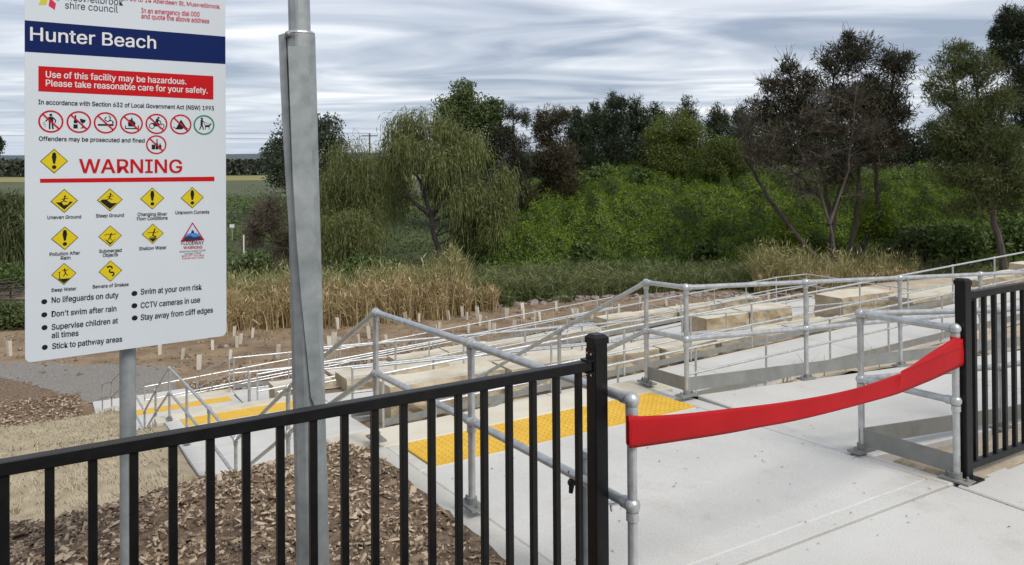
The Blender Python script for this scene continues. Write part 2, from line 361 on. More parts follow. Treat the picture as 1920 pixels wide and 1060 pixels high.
# ------------------------------------------------------------------ ground covers laid over the terrain
g_lo = lambda u: max(27.0, 30.0+2.0*(1.5-max(u, -1.6)))-.6*min(0, u+1.6)
drape('gravel_path', lambda u, v: g_lo(u)+.35*nz2(u, v, .7)+.2*nz2(u, v, 2) < v < 37.3-.7*(u+1)+.4*nz2(u, v, .5)+.2*nz2(u, v, 2) and u < 4.4+.4*nz2(u, v, .6), -14, 5, 26, 46, .2, .02, 'gravel', .015, kind='structure')
drape('lower_bark_bed', lambda u, v: 22.9 < v < g_lo(u)-.1+.35*nz2(u, v, .7)+.2*nz2(u, v, 2) and u < 1.75-.06*(v-22), -12, 1.9, 22.8, 40, .25, .03, 'bark_bed', .05, 4, kind='structure')
drape('bank_bark_bed', lambda u, v: 22.95+.1*nz2(u, v, 2) < v < 25.2 or 27.3 < v < 30.0+.5*nz2(u, v, .7), 3.4, 32, 22.9, 31, .3, .03, 'bark_bed', .06, 4, kind='structure')
drape('sand_bank', lambda u, v: (2.3 < v < 3.14 and u > 9) or (u > 4.72 and (5.06 < v < 10.2-.094*(min(u, 24.6)-4.75) or 12.92 < v < 13.05)), 4.6, 40, 2.1, 13.2, .22, .03, 'sand', .05, 1.6, kind='structure')
drape('sand_strip', lambda u, v: 2.6 < v < 3.2, 4.56, 9, 2.6, 3.3, .1, .035, 'sand', .03, 2.2, kind='structure')
drape('sand_terrace', lambda u, v: 15.7 < v < 18.25 or 20.6 < v < 21.0, 4.9, 34, 15.6, 21.2, .3, .03, 'sand', .06, 1.2, kind='structure')
drape('sand_slope', lambda u, v: 12.2 < v < 27+nz2(u, v, .4) and u > 25.4+.5*nz2(u, v, .5), 22, 45, 12, 28.5, .4, .05, 'sand', .10, .8, kind='structure')

def mulch_in(u, v): return -9 < u < 1.86 and 2.2 < v < 5.75+.12*nz2(u, v, 3)+.10*nz2(u, v, 9)
drape('bark_bed', mulch_in, -9, 1.9, 2.1, 6.2, .09, .045, 'bark_bed', .045, 5, kind='structure')
def chips():
    rng = np.random.default_rng(3); n = 38000
    u = 1.86-8*rng.beta(1, 1.6, n); v = rng.uniform(2.5, 5.9, n)
    keep = np.array([mulch_in(a, b) for a, b in zip(u, v)]) & (v*1.1+(-u)*.25 > 2.6)
    u, v = u[keep], v[keep]; n = len(u)
    P = np.array([(*W(a, b)[:2], 0) for a, b in zip(u, v)])
    z = np.array([ground(p[0], p[1]) for p in P]) + .045 + np.array([.045*noise.fractal((a*5, b*5, 7.7), 1, 2, 4) for a, b in zip(u, v)])
    P[:, 2] = z + rng.uniform(-.004, .018, n)
    L = rng.lognormal(-3.85, .55, n).clip(.008, .12)/2; Wd = (L*rng.uniform(.22, .6, n)).clip(.004, .02); T = rng.uniform(.0015, .005, n)
    a = rng.uniform(0, 2*pi, n); tilt = rng.normal(0, .33, n); roll = rng.normal(0, .4, n)
    A = np.stack([np.cos(a)*np.cos(tilt), np.sin(a)*np.cos(tilt), np.sin(tilt)], 1)
    S = np.stack([-np.sin(a), np.cos(a), np.zeros(n)], 1); Z = np.cross(A, S)
    B = S*np.cos(roll)[:, None]+Z*np.sin(roll)[:, None]; Cc = np.cross(A, B)
    cs = [(-1,-1,-1), (1,-.7,-1), (1,.6,-1), (-1,1,-1), (-.9,-.9,1), (.9,-.6,1), (.85,.5,1), (-.95,.85,1)]
    V = np.stack([P+A*(L*i)[:, None]+B*(Wd*j)[:, None]+Cc*(T*k)[:, None] for i, j, k in cs], 1).reshape(-1, 3)
    q = np.array([(4,5,6,7), (0,1,5,4), (1,2,6,5), (2,3,7,6), (3,0,4,7)])
    F = (np.arange(n)[:, None, None]*8+q[None]).reshape(-1, 4)
    link('bark_chips', npmesh('bark_chips', V, F, 'bark_chip'), None, 'stuff', 'brown and tan wood chip mulch heaped behind the black fence', 'mulch')
chips()
def chips_far():
    rng = np.random.default_rng(4); Ps = []
    for (n, u0, u1, v0, v1) in ((9000, -7, 1.4, 23, 31), (9000, 3.5, 24, 23, 25.2), (6000, 3.5, 30, 27.3, 30.3)):
        u = rng.uniform(u0, u1, n); v = rng.uniform(v0, v1, n)
        Ps.append(np.array([(lambda p: (p.x, p.y, ground(p.x, p.y)+.05))(W(a, b)) for a, b in zip(u, v)]))
    P = np.concatenate(Ps); n = len(P); A = rng.normal(size=(n, 3)); A[:, 2] *= .35
    V, F = cards(P+np.array([0, 0, .02]), A, rng.uniform(.06, .22, n), rng.uniform(.03, .07, n), rng)
    link('bark_litter', npmesh('bark_litter', V, F, 'bark_chip'), None, 'stuff', 'reddish brown bark litter on the low banks around the ramps', 'mulch')
chips_far()

def jute():
    root = thing('jute_matting', 'straw coloured jute erosion matting stepping down the slope left of the stairs', 'erosion mat', W(-3, 10, -2.3))
    V = []; F = []; idx = {}; res = .14
    def inside(u, v): return 5.55+.18*nz2(u, v, 1.4) < v < 22.75+.12*nz2(u, v, 2) and u < 1.97
    off = wloc(root)
    def vid(i, j):
        if (i, j) not in idx:
            u = -15+i*res; v = 5.3+j*res; p = W(u, v); z = ground(p.x, p.y)+.03+.05*noise.noise((u*.8, v*.9, 2))+.018*noise.noise((u*3, v*1.2, 4))
            seam = abs(((u+.3*nz2(u, v, .3))*.5) % 1-.5)*2
            z += .02*max(0, seam-.93)/.07
            idx[(i, j)] = len(V); V.append((p.x-off.x, p.y-off.y, z-off.z))
        return idx[(i, j)]
    for j in range(126):
        for i in range(124):
            if inside(-15+(i+.5)*res, 5.3+(j+.5)*res): F.append((vid(i, j), vid(i+1, j), vid(i+1, j+1), vid(i, j+1)))
    me = npmesh('mat_sheet', np.array(V), np.array(F), 'jute'); me.polygons.foreach_set('use_smooth', [True]*len(F)); link('mat_sheet', me, root)
    # coarse yarns standing out of the weave, and the frayed edge
    rng = np.random.default_rng(8); n = 26000
    u = rng.uniform(-9, 1.78, n); v = rng.uniform(5.7, 22.6, n); fr = 3500
    u[:fr] = rng.uniform(-7, 1.8, fr); v[:fr] = 5.62+.18*np.array([nz2(a, 5.6, 1.4) for a in u[:fr]])+rng.normal(0, .09, fr)
    P = np.array([(lambda p: (p.x, p.y, ground(p.x, p.y)+.04+.05*noise.noise((a*.8, b*.9, 2))+.018*noise.noise((a*3, b*1.2, 4))))(W(a, b)) for a, b in zip(u, v)])
    g = np.array([(lambda p, q: (q.x-p.x, q.y-p.y, ground(q.x, q.y)-ground(p.x, p.y)))(W(a, b), W(a, b+.1)) for a, b in zip(u, v)])
    A = unit(g)+rng.normal(0, .12, (n, 3)); A[:fr] += rng.normal(0, .45, (fr, 3)); A[:fr, 2] *= .4; P[:fr, 2] += rng.uniform(-.01, .02, fr)
    V2, F2 = cards(P-np.array(off), A, np.where(np.arange(n) < fr, .22, 1.)*rng.uniform(.2, .55, n), rng.uniform(.009, .017, n), rng, B=unit(np.cross(A, np.array([0, 0, 1.])+rng.normal(0, .2, (n, 3)))))
    link('yarn', npmesh('yarn', V2, F2, 'jute_fibre'), root, 'stuff')
jute()

# ------------------------------------------------------------------ concrete walkway, landings, ramps
def slab(parent, u0, u1, v0, v1, zf, mat='concrete', th=.14, g=.006, bev=.008):
    q = [(u0+g, v0+g), (u1-g, v0+g), (u1-g, v1-g), (u0+g, v1-g)]
    t = [W(a, b, zf(a, b)) for a, b in q]; b = [p-ZA*th for p in t]
    return MB().hexa(b, t).build('slab', mat, parent, bevel=bev)
wk = setting('walkway', W(3.2, 4, 0))
zt = lambda u, v: L1Z(v) if v > 2.66 else 0.0
slab(wk, 2.1, 4.5, 2.78, 4.66, zt); slab(wk, 2.1, 4.5, 2.664, 2.78, zt, 'concrete', g=.0012, bev=.0015); slab(wk, 4.5, 4.6, 2.66, 3.3, zt, 'concrete', g=.003)
slab(wk, 1.2, 4.52, -.6, 2.655, lambda u, v: 0.0); slab(wk, 4.53, 8.6, -.6, 2.64, lambda u, v: 0.0); slab(wk, 8.6, 13, -.6, 2.64, lambda u, v: 0.0)
slab(wk, -4, 1.2, -.6, 2.2, lambda u, v: 0.0)
slab(wk, 2.1, 2.2, 4.66, 5.24, zt, 'concrete_edge', g=.002); slab(wk, 2.2, 4.5, 4.66, 5.24, lambda u, v: L1Z(v)-.004, g=.002)
slab(wk, 4.5, 4.66, 3.3, 5.24, zt, 'concrete', g=.003)
kb = setting('edge_strip', W(2, 4, 0))
MB().hexa([W(1.9, 2.66, -.2), W(2.1, 2.66, -.2), W(2.1, 5.24, -.3), W(1.9, 5.24, -.3)], [W(1.9, 2.66, .012), W(2.1, 2.66, .012), W(2.1, 5.24, L1Z(5.24)+.012), W(1.9, 5.24, L1Z(5.24)+.012)]).build('strip', 'concrete_edge', kb, bevel=.015)

def ramp(name, ua, ub, v0, v1, zf, step=3.0, vshift=None):
    r = setting(name, W(ua, v0, zf(ua))); u = ua; vs_ = vshift or (lambda u: 0)
    while u < ub-.1:
        e = min(u+step, ub); g = .006
        t = [W(a, b+vs_(a), zf(a)) for a, b in ((u+g, v0), (e-g, v0), (e-g, v1), (u+g, v1))]
        MB().hexa([p-ZA*.14 for p in t], t).build('slab', 'concrete', r, bevel=.008); u = e
    return r
sh2 = lambda u: -.094*(min(u, 24.6)-4.75)
ramp('upper_ramp', 4.67, 25, 3.28, 4.86, zL1)
ramp('second_ramp', 4.7, 24.6, 10.25, 12.0, zL2, vshift=sh2)
ramp('third_ramp', 4.7, 23.4, 13.35, 15.05, zL3)
ramp('fourth_ramp', 4.7, 23.4, 18.4, 20.1, zL4)
ramp('fifth_ramp', 4.7, 21.5, 21.1, 22.75, zL5)
ramp('lowest_ramp', 3.0, 21.5, 25.45, 27.15, zL6)
tn = setting('turning_platform', W(28, 7, -1.4)); slab(tn, 25, 26.8, 3.28, 10.2, lambda u, v: zL1(25))
tn2 = setting('turning_platform', W(22, 17, -3.5)); slab(tn2, 23.4, 25, 13.35, 20.1, lambda u, v: zL3(23.4))
tn3 = setting('turning_platform', W(22, 24, -5.05)); slab(tn3, 21.5, 23.1, 21.1, 27.15, lambda u, v: zL5(21.5))
l2 = setting('middle_landing', W(3.3, 12, -2.4))
slab(l2, 1.95, 4.66, 9.75, 12.2, lambda u, v: L2Z(v)); slab(l2, 1.95, 4.66, 12.2, 14.3, lambda u, v: L2Z(v)); slab(l2, 1.95, 4.66, 14.3, 14.9, lambda u, v: L2Z(v), g=.002)
l3 = setting('lower_landing', W(3.3, 20, -4.3))
slab(l3, 1.85, 4.66, 18.2, 20.2, lambda u, v: L3Z(v)); slab(l3, 1.85, 4.66, 20.2, 22.5, lambda u, v: L3Z(v))
ap = setting('stair_apron', W(3.2, 29, -6.05)); slab(ap, 1.7, 4.7, 27.95, 29.6, lambda u, v: -6.04)

def flight(name, v0, v1, z0, z1, n, ua, ub):
    r = setting(name, W(3.3, v0, z1)); rng = random.Random(int(v0*10))
    for i in range(n):
        t0 = i/n; a = v0+(v1-v0)*t0; b = a+(v1-v0)/n+.05; zt_ = z0+(z1-z0)*i/n
        du = rng.uniform(-.02, .02)
        MB().uvbox(ua+du, ub+du, a, b, zt_-(z0-z1)/n-.25, zt_).build('step', 'sandstone_cream', r, bevel=.012)
flight('upper_stairs', 5.245, 9.75, L1Z(5.24), -2.30, 14, 1.78, 4.75)
flight('middle_stairs', 14.905, 18.2, L2Z(14.9), -4.22, 10, 1.85, 4.75)
flight('lower_stairs', 22.505, 27.9, L3Z(22.5), -6.04, 10, 1.80, 4.75)

def tactile(label, u0, u1, v0, v1, zf, nu, nv, stud=True):
    r = thing('tactile_strip', label, 'tactile paving', W((u0+u1)/2, (v0+v1)/2, zf(v0)), group='yellow tactile strips at the tops of the flights')
    k = max(1, round((u1-u0)/.6)); du = (u1-u0)/k
    for i in range(k):
        q = [(u0+i*du+.001, v0), (u0+(i+1)*du-.001, v0), (u0+(i+1)*du-.001, v1), (u0+i*du+.001, v1)]
        t = [W(a, b, zf(b)+.008) for a, b in q]
        MB().hexa([p-ZA*.012 for p in t], t).build('tile', 'tactile_yellow', r)
    m = MB()
    for i in range(nu):
        for j in range(nv):
            u = u0+(i+.5)*(u1-u0)/nu; v = v0+(j+.5)*(v1-v0)/nv; c = W(u, v, zf(v)+.006); s = 8 if stud else 6
            m.tube([c, c+ZA*.005, c+ZA*.0072], [.0165, .015, .011], s)
    m.build('studs', 'tactile_yellow', r, kind='stuff')
tactile('yellow studded tactile strip nearest the red ribbon', 2.2, 4.48, 4.69, 5.2, L1Z, 46, 10)
tactile('yellow tactile strip on the middle landing behind the grey pole', 2.2, 4.5, 14.33, 14.87, L2Z, 46, 10)
tactile('small far yellow tactile strip on the lower landing', 2.2, 4.5, 21.75, 22.3, L3Z, 30, 7, False)

# ------------------------------------------------------------------ sandstone block walls
def stone_block(parent, u0, u1, v0, v1, z0, z1, rng):
    """a split block: rough quarried faces, cream top with its lit brightness in the colour"""
    bm = bmesh.new(); n = max(3, int((u1-u0)/.22)); m = 4; k = 4
    bmesh.ops.create_cube(bm, size=1)
    bmesh.ops.subdivide_edges(bm, edges=[e for e in bm.edges if abs(e.verts[0].co.x-e.verts[1].co.x) > .5], cuts=n, use_grid_fill=True)
    bmesh.ops.subdivide_edges(bm, edges=[e for e in bm.edges if abs(e.verts[0].co.z-e.verts[1].co.z) > .5], cuts=k, use_grid_fill=True)
    me = bpy.data.meshes.new('sandstone_block'); off = wloc(parent); s = rng.uniform(0, 99)
    for v in bm.verts:
        c = v.co; top = c.z > .49
        a = u0+(c.x+.5)*(u1-u0); b = v0+(c.y+.5)*(v1-v0); z = z0+(c.z+.5)*(z1-z0)
        r = .13*noise.fractal((a*1.5+s, b*1.5, z*2.3), 1, 2.1, 4)
        if top: b += .45*r if abs(c.y) > .49 else 0; z += .10*r
        else:
            b += (1.1*r-.03 if c.y < 0 else -r+.03); a += .3*r if abs(c.x) > .49 else 0
        p = W(a, b, z)-off; v.co = p
    bm.normal_update(); bm.to_mesh(me); bm.free(); me.materials.append(MATS['sandstone']); me.materials.append(MATS['sandstone_cream'])
    for p in me.polygons: p.material_index = 1 if p.normal.z > .75 else 0  # upward faces take the paler cream, lit brightness put into the colour
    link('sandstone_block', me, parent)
def wall(label, ua, ub, v, dv, base, top, courses=1, seed=0, vs_=None, lens=(1.4, 2.3)):
    r = thing('sandstone_wall', label, 'stone wall', W((ua+ub)/2, v, base((ua+ub)/2)), group='sandstone block walls between the ramps'); rng = random.Random(seed); vs_ = vs_ or (lambda u: 0)
    for c in range(courses):
        u = ua-rng.uniform(0, .4)*c
        while u < ub-.3:
            e = min(u+rng.uniform(*lens), ub); zb = min(base(u), base(e))-.25; zt0 = top((u+e)/2)
            h = (zt0-zb)/courses
            if zt0-max(base(u), base(e)) > -.12:
                stone_block(r, u+.008, e-.008, v+vs_(u)+rng.uniform(-.04, .04)-.10*(courses-1-c), v+dv+vs_(u), zb+h*c, zb+h*(c+1)-.01+rng.uniform(-.02, .02), rng)
            u = e
q5 = lambda z, s=.3: round(z/s)*s
wall('long sandstone wall beside the second ramp under the stair rail', 4.95, 20.5, 12.13, .68, zL2, lambda u: -1.80, 1, 1, sh2)
wall('sandstone wall in the middle, behind the third ramp', 5.3, 20.5, 15.25, .65, zL3, lambda u: -2.42-.05*(u-6) if u < 14 else -2.95, 1, 2)
wall('low sandstone terrace wall in front of the fourth ramp', 6.5, 16.9, 17.4, .55, lambda u: zL4(u)-.1, lambda u: zL4(u)+.30, 1, 3)
wall('tall pale sandstone blocks in front of the fourth ramp near its turn', 17.0, 20.9, 17.25, .8, lambda u: zL4(u)-.1, lambda u: -2.9, 1, 7, lens=(1.7, 2.2))
wall('far sandstone wall along the fifth ramp', 5.2, 22.8, 20.28, .6, zL4, lambda u: zL4(u)+.42 if u < 9 else q5(zL4(u)+.38), 1, 4)
wall('biggest pale sandstone block beside the turn of the third ramp', 20.5, 23.0, 15.25, 1.0, lambda u: -3.4, lambda u: -2.38, 1, 5, lens=(2.4, 2.5))
wall('low sandstone edging on the sand beyond the second ramp', 17.5, 27, 11.2, .6, lambda u: zL2(u)-.1, lambda u: zL2(u)+.12, 1, 6, lens=(2, 3))
# ------------------------------------------------------------------ handrails
def handrail(label, nodes, h=.88, mid=.46, r=.0205, toe=(), near=(), toe_side=0.0, group='galvanised handrails', n=10):
    P = [W(*q) for q in nodes]
    root = thing('handrail', label, 'handrail', P[0], group)
    for nm, hh in (('top_rail', h), ('middle_rail', mid)):
        m = MB()
        for a, b in zip(P, P[1:]): m.tube([a+ZA*hh, b+ZA*hh], r, n)
        if not near:
            for p in P: m.ball(p+ZA*hh, r*1.45, 8, 6)
        m.build(nm, 'galvanised', root, smooth=True)
    for i, p in enumerate(P):
        po = MB().tube([p+ZA*.004, p+ZA*(h-.01)], r*.97, n).build('post', 'galvanised', root, smooth=True)
        if near and i in near:
            for hh in (h, mid):
                c = p+ZA*hh
                j = MB().ball(c, .0325, 14, 10).tube([c-ZA*.058, c-ZA*.025], .0255, 14)
                for q in ([P[i-1]] if i else [])+([P[i+1]] if i+1 < len(P) else []):
                    d = (q-p).normalized(); j.tube([c+d*.022, c+d*.055], .0255, 14)
                j.build('ball_joint', 'galvanised', root, smooth=True)
            fl = MB(); d = (P[i+1]-p if i+1 < len(P) else p-P[i-1]); d.z = 0; d.normalize(); s = Vector((-d.y, d.x, 0))
            fl.obox(p+ZA*.008, d*.085, s*.045, ZA*.006)
            fl.tube([p+ZA*.012, p+ZA*.05], .029, 12)
            for k in (-1, 1): fl.tube([p+d*.062*k+ZA*.012, p+d*.062*k+ZA*.026], .012, 6).tube([p+d*.062*k+ZA*.02, p+d*.062*k+ZA*.040], .006, 8)
            fl.build('base_flange', 'galvanised_plate', po, bevel=0)
        elif near:
            m = MB()
            for hh in (h, mid): m.ball(p+ZA*hh, .031, 10, 8)
            m.tube([p+ZA*.002, p+ZA*.014], .055, 10)
            m.build('fittings', 'galvanised', po, smooth=True)
    for i in toe:
        a, b = P[i], P[i+1]; d = (b-a); dh = Vector((d.x, d.y, 0)).normalized(); s = Vector((-dh.y, dh.x, 0))*.004
        o = Vector((-dh.y, dh.x, 0))*toe_side; e = dh*.02
        a_, b_ = a+o-e, b+o+e
        MB().hexa([a_-s+ZA*.04, b_-s+ZA*.04, b_+s+ZA*.04, a_+s+ZA*.04], [a_-s+ZA*.148, b_-s+ZA*.148, b_+s+ZA*.148, a_+s+ZA*.148]).build('toe_plate', 'galvanised_plate', root)
    return root
def along(u0, u1, v, zf, step=1.5, sh=lambda u: 0):
    n = max(1, round((u1-u0)/step)); return [(u0+(u1-u0)*i/n, v+sh(u0+(u1-u0)*i/n), zf(u0+(u1-u0)*i/n)) for i in range(n+1)]

left_nodes = [(2.05, 2.50, .045), (2.05, 3.86, .0), (2.05, 5.27, -.06), (2.05, 7.5, -1.13), (2.05, 9.75, -2.29), (2.05, 11.4, -2.36), (2.05, 13.2, -2.48), (2.04, 14.95, -2.60),
              (2.02, 16.6, -3.40), (2.0, 18.15, -4.20), (1.99, 20.4, -4.32), (1.97, 22.6, -4.38), (1.93, 25.2, -5.25), (1.90, 28.2, -6.04)]
handrail('left stair handrail running down from the post tied with red ribbon', left_nodes, near=tuple(range(14)), n=14)
legA = [(4.6, 9.85, -2.30), (4.6, 8.3, -1.55), (4.6, 6.75, -.76), (4.6, 5.40, -.09), (4.57, 4.87, -.06)]+[(u, 4.88, zL1(u)) for u in (6.04, 7.45, 8.9, 10.4, 11.9, 13.4, 14.9, 16.4, 17.9, 19.4, 20.9, 22.4, 23.9, 25)]
handrail('right stair handrail that turns along the far side of the upper ramp', legA, near=tuple(range(len(legA))), toe=tuple(range(3, len(legA)-1)), n=12)
legN = [(4.6, 2.67, 0), (4.57, 3.27, -.01)]+[(u, 3.26, zL1(u)) for u in (6.2, 7.7, 9.2, 10.7, 12.2, 13.7, 15.2)]
handrail('short near handrail beside the right black fence, other end of ribbon', legN, near=tuple(range(len(legN))), toe=tuple(range(0, len(legN)-1)), n=14)
def ramp_rail(label, u0, u1, v, zf, sh=lambda u: 0, toe=True, head=None):
    nodes = (head or [])+along(u0, u1, v, zf, 1.5, sh); k = len(head or [])
    handrail(label, nodes, toe=tuple(range(k, len(nodes)-1)) if toe else (), n=8, group='handrails along the switchback ramps')
ramp_rail('near handrail of the second ramp, just below the upper ramp', 4.85, 24.5, 10.22, zL2, sh2)
ramp_rail('far handrail of the second ramp, in front of the long sandstone wall', 4.8, 24.5, 12.03, zL2, sh2)
ramp_rail('near handrail of the third ramp, starting at the middle landing', 4.75, 23.3, 13.32, zL3)
ramp_rail('far handrail of the third ramp, ending at the turning corner', 4.75, 23.3, 15.1, zL3, toe=False)
ramp_rail('near handrail of the fourth ramp', 4.75, 23.3, 18.37, zL4, toe=False, head=[(4.72, 18.0, -4.22)])
ramp_rail('far handrail of the fourth ramp, with a corner at the lower landing', 4.75, 23.3, 20.13, zL4)
ramp_rail('near handrail of the fifth ramp below the far sandstone wall', 4.75, 21.3, 21.08, zL5, toe=False, head=[(4.7, 20.7, -4.4)])
ramp_rail('far handrail of the fifth ramp meeting the lower stairs', 4.75, 21.3, 22.8, zL5, head=[(4.62, 27.6, -6.0), (4.62, 25.2, -5.2), (4.62, 22.75, -4.46)])
ramp_rail('near handrail of the lowest ramp', 3.0, 21.3, 25.42, zL6)
ramp_rail('outermost handrail of the lowest ramp beside the bark bank', 3.0, 21.3, 27.2, zL6)
handrail('end handrail of the turning platform between third and fourth ramps', [(24.95, 13.4, zL3(24)), (24.95, 16.7, zL3(24)), (24.95, 20.1, zL3(24)), (23.35, 20.15, zL3(24))], n=8, group='handrails along the switchback ramps')
handrail('end handrail of the lowest turning platform', [(23.0, 21.1, zL5(21.5)), (23.0, 24.1, zL5(21.5)), (23.0, 27.1, zL5(21.5))], n=8, group='handrails along the switchback ramps')

# ------------------------------------------------------------------ black fence
FV = 2.66
def fence_post(parent, u, ztop, zb=-.02, plate=True):
    h = .0325
    po = MB().uvbox(u-h, u+h, FV-h, FV+h, zb, ztop-.012).build('post', 'black_paint', parent, bevel=.004)
    c = MB(); k = h+.003
    q = lambda s, z: [W(u-s, FV-s, z), W(u+s, FV-s, z), W(u+s, FV+s, z), W(u-s, FV+s, z)]
    c.hexa(q(k, ztop-.03), q(k, ztop-.006)); c.hexa(q(k, ztop-.005), q(k*.62, ztop+.008)); c.build('cap', 'black_paint', po)
    if plate:
        MB().uvbox(u-.075, u+.075, FV-.075, FV+.075, zb+.012, zb+.03).build('base_plate', 'black_paint', po, bevel=.003)
    return po
def fence(label, posts, ua, ub, ztop, spacing, start, bottom=.10, zpost=1.157):
    r = thing('metal_fence', label, 'fence', W((ua+ub)/2, FV, 0), 'black steel picket fences')
    MB().uvbox(ua, ub, FV-.02, FV+.02, ztop-.04, ztop).build('top_rail', 'black_paint', r, bevel=.003)
    MB().uvbox(ua, ub, FV-.02, FV+.02, bottom, bottom+.04).build('bottom_rail', 'black_paint', r, bevel=.003)
    me = None; u = start; lo, hi = min(ua, ub), max(ua, ub); s = .0125
    while lo < u < hi:
        if me is None:
            o = MB().uvbox(u-s, u+s, FV-s, FV+s, bottom+.035, ztop-.035).build('baluster', 'black_paint', r, bevel=.002); me = o.data; u0 = u
        else:
            o = link('baluster', me, r); o.location = UA*(u-u0)
        u += spacing
    for p, side in posts:
        po = fence_post(r, p, zpost)
        if side:
            b = MB(); c = p+side*.0345
            for z in (ztop-.045, ztop+.003): b.uvbox(min(c, c+side*.03), max(c, c+side*.03), FV-.028, FV+.028, z-.003, z+.003)
            b.uvbox(min(c-.002, c+.002), max(c-.002, c+.002), FV-.028, FV+.028, ztop-.07, ztop+.045)
            b.build('bracket', 'black_paint', po)
            for z in (ztop+.028, ztop-.058):
                for dv in (-.014, .014):
                    a = W(c+side*.001, FV+dv, z); MB().tube([a, a+UA*side*.006], .005, 8).build('screw', 'chrome', po)
    return r
fence('black picket fence on the left in front of the sign and grey pole', [(2.0, -1), (-1.95, 1)], -1.9, 1.965, 1.06, -.1095, 1.905)
fence('black picket fence on the right edge beyond the ribbon', [(4.665, 1)], 4.70, 7.6, 1.085, .1095, 4.775, bottom=.05, zpost=1.16)

# ------------------------------------------------------------------ red ribbon
def ribbon():
    top = [(1177, 779), (1200, 780), (1273, 776), (1357, 767), (1420, 760), (1480, 752), (1545, 741), (1610, 726), (1675, 704), (1690, 695), (1740, 669), (1792, 640), (1813, 633)]
    bot = [(1179, 840), (1200, 838), (1273, 827), (1357, 814), (1420, 802), (1480, 791), (1545, 776), (1610, 759), (1675, 741), (1701, 731), (1750, 711), (1794, 690), (1813, 681)]
    r = thing('red_ribbon', 'wide red ribbon sagging across the walkway entrance between two posts', 'ribbon', W(2.05, 2.47, .7))
    V = []; n = len(top); m = 6
    A = W(2.05, 2.474); B = W(4.605, 2.644)
    d = (B-A).normalized(); nn = Vector((d.y, -d.x, 0))
    def hit(px, py):
        q = ray(px, py); C = Vector((0, 0, EYE)); t = (A-C).dot(nn)/q.dot(nn); return C+q*t
    # smooth resample
    def cr(pts, t):
        i = min(int(t), len(pts)-2); f = t-i; p = [Vector(pts[max(0, min(len(pts)-1, i+k))]) for k in (-1, 0, 1, 2)]
        return .5*((2*p[1])+(p[2]-p[0])*f+(2*p[0]-5*p[1]+4*p[2]-p[3])*f*f+(3*p[1]-p[0]-3*p[2]+p[3])*f**3)
    S = 90; rows = []
    for i in range(S+1):
        t = i/S*(n-1); a = cr(top, t); b = cr(bot, t); pa = hit(*a); pb = hit(*b); row = []
        for j in range(m+1):
            f = j/m; p = pa.lerp(pb, f); s = i/S
            p = p+nn*(.003*sin(pi*f)*sin(s*9)+.012*math.exp(-((s-.715+.03*f)/.018)**2)*(1-f)+.0035*sin(s*150+f*4)*(math.exp(-s/.05)+math.exp(-(1-s)/.09))) + nn*.004
            row.append(p)
        rows.append(row)
    P1c = W(2.05, 2.50); left = []
    for k in range(7):          # wrapped round the left post
        ang = k/6*pi*1.5; row = []
        for j in range(m+1):
            base = rows[0][j]; c = Vector((P1c.x, P1c.y, base.z)); o = (base-c); o.z = 0; o = o.normalized()*.0245
            row.append(c+Matrix.Rotation(-ang, 3, 'Z') @ o)
        left.insert(0, row)
    allr = left+rows
    mb = MB(); k = m+1; mb.v = [p for row in allr for p in row]
    mb.f = [(i*k+j, i*k+j+1, (i+1)*k+j+1, (i+1)*k+j) for i in range(len(allr)-1) for j in range(m)]
    o = mb.build('band', 'ribbon_red', r, smooth=True); md = o.modifiers.new('t', 'SOLIDIFY'); md.thickness = .0012
    # loop behind and around the right post
    g = W(4.6, 2.67); mb = MB(); rr = []
    for i in range(15):
        ang = i/14*2*pi; row = []
        for j in range(m+1):
            f = j/m; zt = rows[-1][0].z+.012; zb = rows[-1][-1].z+.03
            row.append(Vector((g.x+.027*cos(ang), g.y+.027*sin(ang), zt+(zb-zt)*f)))
        rr.append(row)
    mb.v = [p for row in rr for p in row]; mb.f = [(i*k+j, i*k+j+1, (i+1)*k+j+1, (i+1)*k+j) for i in range(14) for j in range(m)]
    o = mb.build('wrap', 'ribbon_red', r, smooth=True); md = o.modifiers.new('t', 'SOLIDIFY'); md.thickness = .0012
    a = hit(1690, 697); b = hit(1792, 637)    # folded-over upper edge
    tail = MB(); q = [a+nn*.008, hit(1745, 672)+nn*.012, hit(1800, 650)+nn*.012, b+nn*.006-ZA*.0, hit(1792, 634)+nn*-.01, hit(1740, 665)-nn*.004]
    tail.add(q, [(0, 1, 5), (1, 2, 3, 5), (3, 4, 5)]); tail.build('fold', 'ribbon_red', r)
ribbon()

